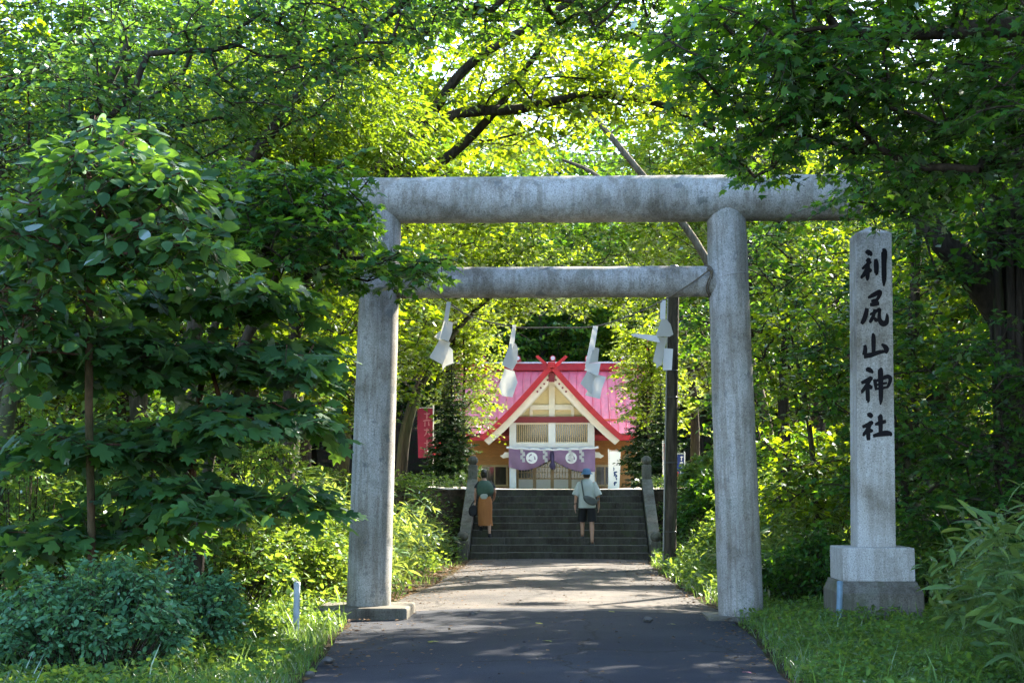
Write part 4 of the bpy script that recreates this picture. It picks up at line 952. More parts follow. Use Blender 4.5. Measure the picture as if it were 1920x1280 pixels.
def spray(cen, outd, Rad, nt, nl, lsize, droop=.25, flat=.3, up=.45, lax=.8, lift=0.0):
    """leafy twigs round cluster centres -> twig ends and leaves"""
    n = len(cen); az = np.arctan2(outd[:, 1], outd[:, 0])[:, None] + rng.uniform(-2.2, 2.2, (n, nt))
    pit = rng.normal(lift, flat, (n, nt)); D = np.stack([np.cos(az) * np.cos(pit), np.sin(az) * np.cos(pit), np.sin(pit)], -1)
    L = Rad * rng.uniform(.6, 1.25, (n, nt)); S = cen[:, None] - outd[:, None] * Rad * .25 + rng.normal(0, Rad * .12, (n, nt, 3))
    drp = np.array([0, 0, -1.0])
    T = (np.arange(nl) + .6) / nl; T = T[None, None] + rng.uniform(-.4, .4, (n, nt, nl)) / nl
    pos = S[:, :, None] + D[:, :, None] * (L[:, :, None] * T)[..., None] + drp * (droop * L[:, :, None] * T ** 2)[..., None]
    sgn = np.where(np.arange(nl) % 2 == 0, 1., -1.)[None, None, :, None]
    sd = np.cross(D, np.array([0, 0, 1.0]))[:, :, None] * sgn
    sz = lsize * rng.uniform(.6, 1.2, (n, nt, nl))
    ax = unit(D[:, :, None] * .7 + sd * lax + drp * .35 + rng.normal(0, .28, pos.shape)); nr = unit(np.array([0, 0, 1.0]) + rng.normal(0, up, pos.shape))
    pos = pos + sd * (sz * .35)[..., None]
    E_ = S + D * L[..., None] + drp * (droop * L)[..., None]
    return pos.reshape(-1, 3), ax.reshape(-1, 3), nr.reshape(-1, 3), sz.reshape(-1), S.reshape(-1, 3), E_.reshape(-1, 3)

def tree(name, label, group, base, trunk, r0, crowns, ncl, Rad, nt, nl, tmpl, lsize, lmat, bmat, limbs=(), cat='tree', avenue=True, sunny=True, droop=.25, up=.45, tip=.006, cull=None, shell=.42, lax=.8, flat=.3, r_exp=.46, minsep=.55, pick=0):
    """trunk: polyline; crowns: ellipsoids (cx,cy,cz,rx,ry,rz,weight); branches grow from the skeleton to leafy clusters"""
    bz = float(hz(base[0], base[1])); rt = root(name, (base[0], base[1], bz), label, cat, group)
    nodes = []; par = []; 
    tr = smooth_path([(base[0], base[1], bz - .15)] + list(trunk), 5)
    for i, p in enumerate(tr): nodes.append(p); par.append(i - 1)
    paths = [list(range(len(tr)))]
    for lb in limbs:
        q = smooth_path(lb, 4); pn = min(range(len(tr)), key=lambda i: (Vector(nodes[i]) - q[0]).length); ids = [pn]
        for p in q[1:]:
            nodes.append(p); par.append(ids[-1]); ids.append(len(nodes) - 1)
        paths.append(ids)
    T = []; tot = sum(c[6] for c in crowns)
    for c in crowns:
        m = int(round(ncl * c[6] / tot)); d = unit(rng.normal(size=(m * 6, 3))); rad = rng.random(m * 6) ** shell
        q = np.array(c[:3]) + d * rad[:, None] * np.array(c[3:6]); q = q[keep(q, avenue, sunny)]
        if cull is not None: q = q[cull(q)]
        q = q[q[:, 2] > hz(q[:, 0], q[:, 1]) + .25]
        acc = []
        for p in q:
            if len(acc) >= m: break
            if not acc or np.min(np.sum((np.array(acc) - p) ** 2, 1)) > (minsep * Rad) ** 2: acc.append(p)
        T += acc
    if not T: return rt
    T = np.array(T); trn = np.array([tuple(v) for v in tr]); dd = np.min(np.linalg.norm(T[:, None] - trn[None], axis=2), 1); T = T[np.argsort(dd)]
    for p in T:
        A = np.array([tuple(v) for v in nodes]); v = p - A; dist = np.linalg.norm(v, axis=1)
        pen = dist + np.where(v[:, 2] < 0, -v[:, 2] * .9, 0) + np.where(np.arange(len(A)) < 5, 3.0, 0); i = int(np.argmin(pen)); st = Vector(A[i]); L = dist[i]; k = max(2, min(6, int(L / .35) + 1))
        ids = [i]; e = Vector(p); mid = st.lerp(e, .5) + Vector((random.gauss(0, .08) * L, random.gauss(0, .08) * L, .06 * L + random.gauss(0, .05) * L))
        for j in range(1, k + 1):
            t = j / k; q = st * (1 - t) ** 2 + mid * 2 * t * (1 - t) + e * t * t
            nodes.append(q); par.append(ids[-1]); ids.append(len(nodes) - 1)
        paths.append(ids)
    n = len(nodes); cnt = np.zeros(n); haschild = set(par)
    for i in range(n - 1, -1, -1):
        if i not in haschild: cnt[i] += 1
        if par[i] >= 0: cnt[par[i]] += cnt[i]
    rr = tip * 1.6 * cnt ** r_exp
    tn = len(tr); rt0 = np.linspace(r0, r0 * .35, tn); rr[:tn] = np.maximum(rt0, np.minimum(rr[:tn], r0)); rr[0] *= 1.35; rr[1] *= 1.12
    k0 = tn
    for lb_ids in paths[1:1 + len(limbs)]:
        m = len(lb_ids); 
        for q, i in enumerate(lb_ids[1:]): rr[i] = max(rr[i], r0 * .60 * (1 - .72 * q / m))
    mb = MB().tube([nodes[i] for i in paths[0]], [rr[i] for i in paths[0]], 14)
    if len(paths) > 1:
        for ids in paths[1:]:
            rads = [rr[i] for i in ids]; rads[0] = min(rads[0], rads[1] * 1.25)
            mb.tube([nodes[i] for i in ids], rads, 7 if rads[0] > .03 else 5, cap=False)
    mb.build('trunk', bmat, rt)
    cen = np.array([sum(c[a] * c[6] for c in crowns) / tot for a in range(3)])
    od = T - np.array([base[0], base[1], 0]); od[:, 2] = 0; od = unit(od)
    pos, ax, nr, sz, S, E_ = spray(T, od, Rad, nt, nl, lsize, droop, up=up, lax=lax, flat=flat)
    kk = keep(pos, avenue, sunny)
    if cull is not None: kk &= cull(pos)
    kk &= pos[:, 2] > hz(pos[:, 0], pos[:, 1]) + .08
    km = keep(E_, avenue, False)
    if cull is not None: km &= cull(E_)
    V, F = tubes_np(S[km], E_[km], np.full(km.sum(), tip), np.full(km.sum(), tip * .35)); trimesh('twigs', V, F, bmat, rt, kind='stuff'); NTRI[0] += len(F)
    pos, ax, nr, sz = pos[kk], ax[kk], nr[kk], sz[kk]
    if pick:
        rest = single_leaves(tmpl, pos, ax, nr, sz, lmat, rt, pick); leaves('crown', tmpl, pos[rest], ax[rest], nr[rest], sz[rest], lmat, rt, kind='stuff')
    else: leaves('crown', tmpl, pos, ax, nr, sz, lmat, rt)
    return rt

# ---------------- near trees framing the gate
def left_of(lim):   # keep a tree's leaves on its own side of a line (x < lim(y))
    return lambda q: q[:, 0] < lim + .25 * (fbm(q[:, 1] * 2, q[:, 2] * 2) - .5)
tree('mulberry_tree', 'large lobed-leaf tree spreading in front of the left gate pillar', None, (-4.3, 16.6), [(-4.25, 16.5, .5), (-3.95, 16.3, 1.2), (-3.9, 16.1, 2.0), (-3.7, 15.8, 3.0)], .075,
     [(-3.2, 15.0, 3.6, 1.25, .9, .16, .55), (-3.9, 14.9, 2.95, 1.7, 1.0, .18, .9), (-2.9, 15.0, 2.35, .95, .8, .15, .45), (-4.5, 15.1, 2.1, 1.4, .9, .2, .7), (-3.3, 15.1, 1.55, 1.25, .9, .18, .6), (-4.8, 15.5, 1.2, 1.1, .8, .25, .4), (-2.6, 15.3, 2.95, .7, .7, .3, .3)], 118, .48, 6, 6, MULB, .215, 'leaf_mulberry', 'bark_red', cull=left_of(-1.98), up=.42, flat=.16, droop=.3, pick=260)
tree('ovate_tree', 'slender tree with drooping ovate leaves at upper left', None, (-4.6, 15.0), [(-4.6, 14.9, 1.2), (-4.5, 14.4, 2.4), (-4.35, 13.9, 3.5), (-4.2, 13.6, 4.2)], .04,
     [(-4.0, 13.5, 4.45, .75, .7, .32, .5), (-3.5, 13.5, 3.85, .75, .7, .25, .4), (-4.7, 13.6, 3.95, .8, .8, .35, .5), (-5.0, 13.8, 3.2, .9, .9, .4, .5), (-4.3, 14.0, 5.0, .5, .5, .3, .2)], 78, .44, 6, 6, OVAL, .185, 'leaf_ovate', 'bark_red', cull=left_of(-2.75), up=.6, droop=.5, pick=160)
tree('maple_tree', 'dark maple reaching its leafy branch over the left end of the top beam', None, (-4.3, 18.0), [(-4.2, 17.9, 1.5), (-3.9, 17.7, 2.8), (-3.5, 17.4, 3.6), (-3.1, 17.0, 4.2)], .08,
     [(-2.75, 16.6, 4.45, 1.35, 1.0, .42, 1.0), (-1.75, 16.4, 4.05, .95, .6, .16, .30), (-4.3, 17.0, 4.8, 1.3, 1.1, .6, .7), (-2.75, 16.5, 5.0, .85, .6, .32, .45)], 130, .40, 6, 6, MAPLE, .125, 'leaf_maple', 'bark_dark', limbs=[[(-3.5, 17.4, 3.6), (-3.0, 16.9, 3.9), (-2.3, 16.5, 4.15), (-1.4, 16.35, 4.1)]], cull=lambda q: (q[:, 0] < -1.95) | ((q[:, 2] > 3.72) & (q[:, 0] < -.75) & (q[:, 2] < 4.28)), avenue=False, up=.4)
tree('maple_tree', 'big maple hanging its dense dark canopy over the right end of the gate', None, (7.4, 12.6), [(7.2, 12.7, 2.5), (6.7, 12.8, 4.2), (6.0, 13.0, 5.6), (5.0, 13.2, 6.6)], .24,
     [(3.3, 12.8, 5.7, 2.5, 1.9, .9, 1.0), (4.3, 13.2, 4.75, 1.7, 1.6, .65, .62), (2.0, 12.6, 5.3, 1.2, 1.3, .55, .42), (2.1, 13.4, 4.75, .8, .9, .34, .14), (2.6, 13.2, 7.4, 3.2, 2.6, 1.0, .6), (3.75, 16.3, 4.95, .75, .7, .40, .22)], 390, .42, 6, 7, MAPLE, .105, 'leaf_maple', 'bark_dark',
     limbs=[[(6.0, 13.0, 5.6), (5.0, 13.0, 5.7), (3.8, 12.9, 5.6), (2.4, 12.7, 5.5)], [(6.7, 12.8, 4.2), (5.6, 13.3, 4.6), (4.4, 13.4, 4.7)]], avenue=False, sunny=False,
     cull=lambda q: (q[:, 2] > np.interp(q[:, 0], [.2, 1.2, 2.0, 2.4, 3.0, 3.6, 6.5], [5.15, 4.75, 4.15, 4.30, 4.18, 3.95, 3.6]) + .35 * (fbm(q[:, 0] * 3, q[:, 1] * 3) - .5)) & (q[:, 0] > .35), up=.45)
tree('vine_covered_tree', 'huge dark fluted trunk wrapped in vines at the right edge', None, (6.75, 21.8), [(6.75, 21.8, 1.5), (6.7, 21.9, 3.2), (6.65, 22.0, 5.2), (6.9, 22.1, 7.5), (7.2, 22.2, 10.0)], .46,
     [(5.8, 22.5, 9.0, 3.6, 3.2, 2.0, 1.0), (6.3, 21.2, 5.4, 1.8, 1.6, 1.0, .5), (1.8, 22.0, 10.6, 4.6, 3.4, 1.5, 1.3), (3.2, 19.4, 9.6, 2.8, 1.8, 1.0, .6)], 390, .60, 6, 6, STAR_L, .14, 'leaf_maple', 'bark_dark', limbs=[[(6.68, 22, 4.0), (6.1, 21.8, 4.7), (5.5, 21.6, 5.3), (5.0, 21.6, 6.2)], [(7.0, 22.1, 8.2), (5.5, 22, 9.5), (3.5, 22, 10.2), (1.2, 22, 10.6)]], sunny=True)  # the two crowns over the gate, above the frame, are added for shade
vr = [o for o in bpy.data.objects if o.name.startswith('vine_covered_tree')][0]
for k in range(16):   # vines and flutes
    a0 = random.uniform(0, 6.28); tw = random.uniform(-.25, .25); rr0 = random.uniform(.40, .46)
    pts = [(6.72 + math.cos(a0 + tw * z) * (rr0 + (.10 if z < .6 else 0) - .015 * z), 21.85 + math.sin(a0 + tw * z) * (rr0 - .015 * z), z + random.uniform(-.05, .05)) for z in np.linspace(.1, 6.0, 13)]
    MB().tube(smooth_path(pts, 3), random.uniform(.03, .075), 6).build('vine', 'bark_dark', vr)
tree('dark_maple', 'dark leafy tree spreading across the top left corner', None, (-7.2, 19.0), [(-7.1, 19, 2.0), (-6.8, 19, 4.0), (-6.3, 19, 5.8), (-5.6, 19, 7.4)], .13,
     [(-4.6, 19.0, 7.0, 2.1, 1.6, 1.1, 1.0), (-6.0, 18.6, 6.0, 1.4, 1.4, 1.0, .7), (-3.0, 19.6, 8.2, 2.0, 1.5, .8, .7), (-5.0, 17.4, 5.0, 1.7, 1.1, .7, .6)], 270, .5, 6, 6, OVAL_L, .125, 'leaf_ovate', 'bark_dark', up=.55)
tree('dark_maple', 'dark maple whose high crown hangs in over the middle of the gate', None, (-5.6, 22.0), [(-5.5, 22, 3.0), (-5.0, 22, 5.6), (-3.8, 22.0, 7.6), (-2.2, 22.0, 9.0)], .16,
     [(-1.4, 22.0, 9.3, 3.2, 1.8, 1.0, 1.0), (1.2, 22.0, 9.0, 1.8, 1.6, .9, .5)], 190, .5, 6, 6, MAPLE_L, .12, 'leaf_maple', 'bark_dark')
# right of the gate, behind the inscribed post
RT = [('young maple with tiered leaves just behind the inscribed stone post', (4.9, 21.0), [(4.9, 21, 1.0), (4.8, 21.1, 2.2), (4.6, 21.2, 3.4), (4.5, 21.3, 4.4)], .07, [(4.7, 20.9, 3.3, 1.6, 1.3, 1.4, 1.0), (4.9, 20.7, 1.7, 1.5, 1.0, .6, .5)], 'leaf_maple', 100),
      ('small maple between the right gate pillar and the inscribed post', (3.9, 22.6), [(3.9, 22.6, 1.2), (3.8, 22.6, 2.6), (3.6, 22.7, 3.8)], .055, [(3.75, 22.4, 3.3, 1.3, 1.3, 1.6, 1.0), (3.9, 22.2, 1.6, 1.1, .9, .6, .4)], 'leaf_bright', 90),
      ('maple with low boughs under the vine-wrapped trunk', (6.0, 19.6), [(6, 19.6, .8), (5.9, 19.5, 1.6), (5.7, 19.4, 2.6)], .06, [(5.6, 19.2, 2.5, 1.1, 1.0, 1.3, 1.0), (5.2, 19.3, 1.2, .9, .8, .5, .3)], 'leaf_maple', 80)]
for lb, b, tk, r0, cr, lm, nc in RT:
    tree('maple_tree', lb, 'young maples on the right of the gate', b, tk, r0, cr, nc, .42, 6, 6, MAPLE, .11, lm, 'bark_dark', cull=lambda q: q[:, 0] > 2.75)
# ---------------- trees along the path, mostly lit from behind
def wide(lb, grp, b, h, cw, lm='leaf_bright', nc=150, r0=.14, lean=(0, 0), ls=.13, Rad=.60, bm='bark_dark', tm=MAPLE_L, cz=.70, rz=.34, name='maple_tree', **kw):
    bx_, by_ = b; z0 = float(hz(bx_, by_)); lx, ly = lean
    tk = [(bx_ + lx * t * t + random.gauss(0, .06), by_ + ly * t * t + random.gauss(0, .06), z0 + h * .82 * t) for t in (.25, .5, .75, 1)]
    if tm is MAPLE_L and by_ > 25: tm = STAR_L
    return tree(name, lb, grp, b, tk, r0, [(bx_ + lx * .9, by_ + ly * .9, z0 + h * cz, cw, cw * .9, h * rz, 1.0)], nc, Rad, 6, 6, tm, ls, lm, bm, **kw)
GP = 'broadleaf trees lining the path'
wide('tall maple close behind the left gate pillar, sunlit from behind', GP, (-4.4, 24.0), 8.0, 2.3, nc=150, lean=(.7, 0))
tree('gnarled_tree', 'gnarled dark tree sending long bare limbs over the path above the gate', None, (-5.0, 27.0), [(-4.9, 27, 2.0), (-4.75, 27, 4.2), (-4.75, 27, 6.4), (-4.9, 27.2, 9.0), (-4.9, 27.2, 12)], .24,
     [(-1.2, 27.5, 9.4, 3.2, 2.4, 1.6, 1.0), (-4.8, 27.5, 10.5, 2.6, 2.4, 1.6, .7), (1.2, 27, 8.9, 2.0, 1.6, .7, .5)], 260, .62, 6, 6, STAR_L, .15, 'leaf_bright', 'bark_dark',
     limbs=[[(-4.75, 27, 6.2), (-3.7, 26.9, 6.9), (-2.4, 26.8, 8.3), (-1.6, 26.7, 9.3), (-.2, 26.7, 10.2), (1.2, 26.7, 11.0)], [(-4.75, 27, 6.0), (-3.4, 27.1, 7.0), (-2.2, 27.1, 7.55), (-1.2, 27.2, 8.5), (-.2, 27.2, 9.9)],
            [(-4.75, 27, 6.4), (-3.6, 26.9, 7.2), (-2.0, 26.8, 8.35), (-.7, 26.8, 8.5), (.6, 26.8, 8.75), (1.8, 26.8, 8.6), (2.9, 26.8, 8.1)], [(-4.8, 27, 8.2), (-3.9, 27, 9.2), (-2.9, 27, 10.0)]])
tree('narrow_leaf_tree', 'pale yellow-green narrow-leaved tree above the left end of the gate', None, (-5.9, 23.5), [(-5.8, 23.4, 2), (-5.4, 23.2, 4), (-4.8, 23, 6), (-4.3, 22.8, 7.4)], .10,
     [(-3.4, 22.6, 7.2, 1.7, 1.2, .9, 1.0), (-5.0, 22.8, 7.6, 1.4, 1.2, .9, .5)], 150, .45, 6, 10, (LANCE_L[0] * np.array([1.7, 1, 1]), LANCE_L[1]), .16, 'leaf_willow', 'bark_dark', up=.8, droop=.4, tip=.0025)
tree('leaning_tree', 'tree with a pale bare sunlit trunk leaning left across the sky gap', None, (5.2, 36.0), [(4.9, 36, 3.5), (4.3, 36, 5.5), (3.3, 36, 7.6), (1.82, 36, 9.5), (.41, 36, 11.3), (-.8, 36, 13.2)], .14,
     [(.2, 36.5, 13.4, 3.5, 3, 1.8, 1.0), (4.6, 36.5, 10.8, 2.4, 2.6, 1.5, .7), (-1.2, 37, 11.2, 2.2, 2.2, 1.4, .6)], 210, .75, 6, 6, STAR_L, .15, 'leaf_bright', 'bark_pale', limbs=[[(2.4, 36, 8.6), (1.6, 36, 8.7), (.8, 36, 9.3), (.1, 36, 9.6)]])
MID = [((-7.6, 26.5), 11.5, 2.7, 'leaf_ovate', 'tree with straight brown trunk rising left of the gate'), ((-6.4, 31), 10.5, 2.8, 'leaf_bright', 'tall broadleaf tree behind the gnarled tree'), ((-9.4, 25.0), 12.0, 2.8, 'leaf_ovate', 'tall tree at the far left edge of the picture'),  # leaf_ovate at left: shade put into darker, less translucent leaves
       ((-4.6, 34.5), 7.0, 2.1, 'leaf_bright', 'sunlit maple above the woman\'s side of the steps'), ((-5.2, 41), 9.5, 2.9, 'leaf_bright', 'sunlit maple at the head of the steps beside the red banner'), ((-9.8, 33), 12, 3.2, 'leaf_maple', 'dark tall tree behind the far-left trees'),
       ((4.6, 31.5), 7.5, 2.3, 'leaf_maple', 'maple standing just behind the wooden pole'), ((6.6, 28.5), 9.0, 2.6, 'leaf_bright', 'bright maple behind the right gate pillar'), ((5.0, 40), 8.5, 2.6, 'leaf_bright', 'maple at the head of the steps right of the white banner'),
       ((8.4, 33), 11, 3.0, 'leaf_bright', 'tall bright tree behind the vine-wrapped trunk'), ((9.0, 25.5), 10, 2.8, 'leaf_maple', 'dark tree filling the right edge behind the vine-wrapped trunk'), ((-3.9, 50), 9.0, 2.6, 'leaf_bright', 'maple left of the shrine roof'), ((4.6, 52), 9.5, 2.4, 'leaf_bright', 'maple right of the shrine roof')]
for b, h, cw, lm, lb in MID:
    wide(lb, GP, b, h, cw, lm, nc=int(32 * cw * cw), r0=.10 + h * .009, lean=(random.uniform(-.6, .6), random.uniform(-.4, .4)), Rad=.66, ls=.165, cz=.62, rz=.44, tm=MAPLE_L if lm != 'leaf_ovate' else OVAL_L, minsep=.6)
wide('old broadleaf tree whose crown arches over the middle of the path', GP, (-6.8, 46), 13, 4.6, nc=330, r0=.25, lean=(3.0, 0), Rad=.85, ls=.20, cz=.72, rz=.26)
wide('tall tree whose crown fills the sky left above the gate', GP, (-8.2, 38), 15, 4.6, 'leaf_maple', nc=430, r0=.26, lean=(1.6, 0), Rad=.8, ls=.19, cz=.70, rz=.30)  # dimmer leaf_maple leaves stand in for shade here
wide('tall tree whose crown fills the sky right above the gate', GP, (10.0, 50), 18, 5.2, nc=340, r0=.28, lean=(-3.0, 0), Rad=.95, ls=.22, cz=.74, rz=.26)
wide('broad tree arching from the right over the far steps', GP, (7.6, 44), 13, 4.4, nc=320, r0=.25, lean=(-2.2, 0), Rad=.85, ls=.20, cz=.72, rz=.28)
wide('small sunlit maple covering the left end of the shrine roof', GP, (-3.3, 50), 6.2, 1.5, nc=120, r0=.07, Rad=.5, ls=.13, cz=.66, rz=.36, sunny=False)
wide('small maple covering the right end of the shrine roof', GP, (2.9, 49), 5.6, 1.5, nc=120, r0=.07, Rad=.5, ls=.13, cz=.66, rz=.36, sunny=False)
tree('maple_tree', 'sunlit maple leaning over the head of the steps above the shrine roof', GP, (-4.6, 43.5), [(-4.4, 43.5, 3.5), (-3.6, 43.4, 5.4), (-2.2, 43.2, 7.0), (-.6, 43, 8.0)], .12, [(.2, 42.6, 8.0, 3.0, 1.8, 1.5, 1.0), (-2.4, 43.2, 7.4, 1.6, 1.4, 1.2, .4)], 150, .6, 6, 6, STAR_L, .155, 'leaf_bright', 'bark_dark', sunny=False)
tree('maple_tree', 'sunlit maple whose boughs hang just above the shrine ridge', GP, (-6.2, 57), [(-6, 57, 4), (-5, 57, 6.5), (-3, 57, 8.6), (-1, 57, 9.6)], .15, [(-.4, 57, 9.6, 4.2, 2.0, 1.4, 1.0), (-4.5, 57, 8.0, 1.8, 1.6, 1.5, .4)], 170, .7, 6, 6, STAR_L, .17, 'leaf_bright', 'bark_dark', sunny=False)
# firs beside the yard
def fir(lb, b, h, w):
    bx_, by_ = b; z0 = float(hz(bx_, by_)); rt = root('fir_tree', (bx_, by_, z0), lb, 'tree', 'young firs beside the shrine yard')
    MB().tube([(bx_, by_, z0 - .1), (bx_, by_, z0 + h * .5), (bx_, by_, z0 + h)], [.07, .045, .008], 8).build('trunk', 'bark_dark', rt)
    A = []; B = []; Pp = []; Ax = []; Nr = []; Sz = []
    nw = int(h / .15)
    for i in range(nw):
        z = z0 + .35 + (h - .4) * i / nw; L = w * (1 - i / nw) ** .85 + .06; nb_ = 9
        for j in range(nb_):
            a = 2 * math.pi * j / nb_ + i * .9 + random.uniform(-.2, .2); l_ = L * random.uniform(.6, 1.15); d = np.array([math.cos(a), math.sin(a), random.uniform(-.45, .12)])
            s = np.array([bx_, by_, z]); A.append(s); B.append(s + d * l_)
            m = max(5, int(l_ / .045)); t = (np.arange(m) + .5) / m
            for sg in (1, -1):
                sdv = np.cross(d, [0, 0, 1]) * sg; Pp.append(s + d * l_ * t[:, None] + np.array([0, 0, .08]) * l_ * (t ** 2)[:, None]); Ax.append(np.tile(d * .6 + sdv * .9, (m, 1)) + rng.normal(0, .4, (m, 3))); Nr.append(np.tile([0, 0, 1.], (m, 1)) + rng.normal(0, .8, (m, 3))); Sz.append(np.interp(t, [0, .3, 1], [.10, .26, .08]) * (l_ + .2))
    A = np.array(A); B = np.array(B); V, F = tubes_np(A, B, np.full(len(A), .012), np.full(len(A), .004)); trimesh('branches', V, F, 'bark_dark', rt, kind='stuff')
    leaves('crown', NEEDLE, np.concatenate(Pp), np.concatenate(Ax), np.concatenate(Nr), np.concatenate(Sz), 'leaf_fir', rt)
fir('slim young fir left of the steps before the shrine', (P(846, 880, 44).x, 44), 4.0, 1.0)
fir('dark bushy fir right of the white banner', (P(1212, 880, 50).x, 50), 4.6, 1.05)
fir('small dark fir behind the wooden pole', (P(1240, 880, 46).x, 46), 3.4, .9)
# ---------------- the wood behind: one of each kind built, then copied
def copy_tree(src, loc, rz, sc, label):
    r = src.copy(); C.objects.link(r); r.location = loc; r.rotation_euler = (0, 0, rz); r.scale = (sc,) * 3; r['label'] = label
    for ch in list(src.children):
        c = ch.copy(); C.objects.link(c); c.parent = r; c.matrix_parent_inverse = ch.matrix_parent_inverse.copy()
    return r
BG = 'trees of the wood far behind'; BL = 'tall tree of the distant wood closing the view behind'
protos = []
for q in range(3):
    h = (13, 15, 11)[q]
    t_ = wide(BL, BG, (-30 - 12 * q, 96), h, (4.0, 4.6, 4.2)[q], ('leaf_maple', 'leaf_maple', 'leaf_bright')[q], nc=250, r0=.24, ls=.24, Rad=.95, cz=.58, rz=.46, tm=STAR_L, avenue=False, sunny=False)
    protos.append(t_)
spots = []
for y in (56, 64, 73, 81, 87, 94, 102, 112):
    hwid = .40 * y + 4
    for x in np.arange(-hwid, hwid + .1, 6.2 if y < 80 else 5.0):
        xx = x + random.uniform(-1.6, 1.6); yy = y + random.uniform(-2.5, 2.5)
        if abs(xx + .4) < (9.0 if y < 80 else 0): continue
        if 0 < xx < 16 and y < 80: continue
        spots.append((xx, yy))
for x in (-13, -16.5, -20):
    for y in (30, 37, 44.5): spots.append((x + random.uniform(-1, 1), y + random.uniform(-2, 2)))
spots += [(17.5, 44), (21, 46), (19, 37), (22, 40), (10.5, 16.5), (12.5, 20.5), (15, 24.5), (10.8, 24.0), (14, 17), (18, 28), (9.5, 13.5)]  # right-hand spots nearest the gate: out-of-frame trees added to shade the foreground
ORD = ['first', 'second', 'third', 'fourth', 'fifth', 'sixth', 'seventh', 'eighth', 'ninth', 'tenth', 'eleventh', 'twelfth', 'thirteenth', 'fourteenth', 'fifteenth', 'sixteenth', 'seventeenth', 'eighteenth']
ROWS = [(26, 'shade row added out of frame beside the gate'), (41, 'row beside the path'), (52, 'row beside the steps'), (60, 'row beside the shrine yard'), (68.5, 'row beside the shrine'), (77, 'row behind the shrine hall'), (84, 'front row on the hill'), (90.5, 'second row on the hill'), (98, 'third row on the hill'), (107, 'fourth row on the hill'), (200, 'last row on the hill')]
rowof = lambda y: next(i for i, (l, _) in enumerate(ROWS) if y < l)
spots.sort(key=lambda p: (rowof(p[1]), p[0] > 0, abs(p[0])))
used = set(); count = {}
for i, (x, y) in enumerate(spots):
    q = random.randrange(3); s = random.uniform(.85, 1.25) * (1.25 if y > 78 else 1.0); z = float(hz(x, y)); a = random.uniform(0, 6.28)
    key = (rowof(y), x > 0); k = count[key] = count.get(key, 0) + 1
    lb = f"{ORD[k - 1]} tall tree to the {'right' if x > 0 else 'left'} of the path line, {ROWS[key[0]][1]}"
    if q not in used:
        used.add(q); protos[q].location = (x, y, z); protos[q].rotation_euler = (0, 0, a); protos[q]['label'] = lb
    else: copy_tree(protos[q], (x, y, z), a, s, lb)

# ---------------- shrubs and dwarf bamboo
def shrub(name, label, group, b, rx, ry, h, n, tmpl, ls, mat, cat='shrub', Rad=.2, nt=5, nl=6, bm='bark_dark', base=.08, **kw):
    bx_, by_ = b; z0 = float(hz(bx_, by_)); rt = root(name, (bx_, by_, z0), label, cat, group)
    u = rng.random((n, 2)); a = u[:, 0] * 2 * np.pi; r = np.sqrt(u[:, 1]); X = bx_ + rx * r * np.cos(a); Y = by_ + ry * r * np.sin(a)
    Z = hz(X, Y) + h * (base + (1 - base) * rng.random(n) ** .6 * np.sqrt(np.maximum(0, 1 - .8 * r ** 2))) * (.7 + .6 * fbm(X * 1.7, Y * 1.7))
    T = np.stack([X, Y, Z], 1); T = T[keep(T, True, False)]
    od = T - np.array([bx_, by_, 0]); od[:, 2] = 0; od = unit(od)
    pos, ax, nr, sz, S, E_ = spray(T, od, Rad, nt, nl, ls, kw.get('droop', .15), flat=kw.get('flat', .55), up=kw.get('up', .5), lift=.25)
    kk = (pos[:, 2] > hz(pos[:, 0], pos[:, 1]) + .02) & keep(pos, True, False)
    st = np.stack([bx_ + (T[:, 0] - bx_) * .45, by_ + (T[:, 1] - by_) * .45, hz(T[:, 0], T[:, 1]) - .03], 1)
    V, F = tubes_np(np.concatenate([st, S]), np.concatenate([T, E_]), np.concatenate([np.full(len(st), .008), np.full(len(S), .003)]), np.concatenate([np.full(len(st), .003), np.full(len(S), .001)]))
    trimesh('stems', V, F, bm, rt, kind='stuff')
    leaves('foliage', tmpl, pos[kk], ax[kk], nr[kk], sz[kk], mat, rt, kind='stuff'); return rt
shrub('leafy_shrub', 'bluish green small-leaved shrub in the lower left corner', 'shrubs beside the road', (-3.85, 12.7), .8, .6, 1.0, 180, OVAL, .062, 'leaf_shrub', Rad=.20, nl=8)
shrub('leafy_shrub', 'rounded bluish green shrub in front of the lobed-leaf tree', 'shrubs beside the road', (-3.35, 14.0), .42, .45, .9, 90, OVAL, .062, 'leaf_shrub', Rad=.20, nl=8)
shrub('leafy_shrub', 'low bluish shrub at the very left edge of the frame', 'shrubs beside the road', (-4.75, 13.2), .6, .5, .6, 90, OVAL, .062, 'leaf_shrub', Rad=.2, nl=8)
shrub('leafy_shrub', 'low green shrub beside the short grey-white marker post', 'shrubs beside the road', (-3.35, 15.1), .6, .45, .5, 90, OVAL, .06, 'leaf_ground', Rad=.18, nl=7)
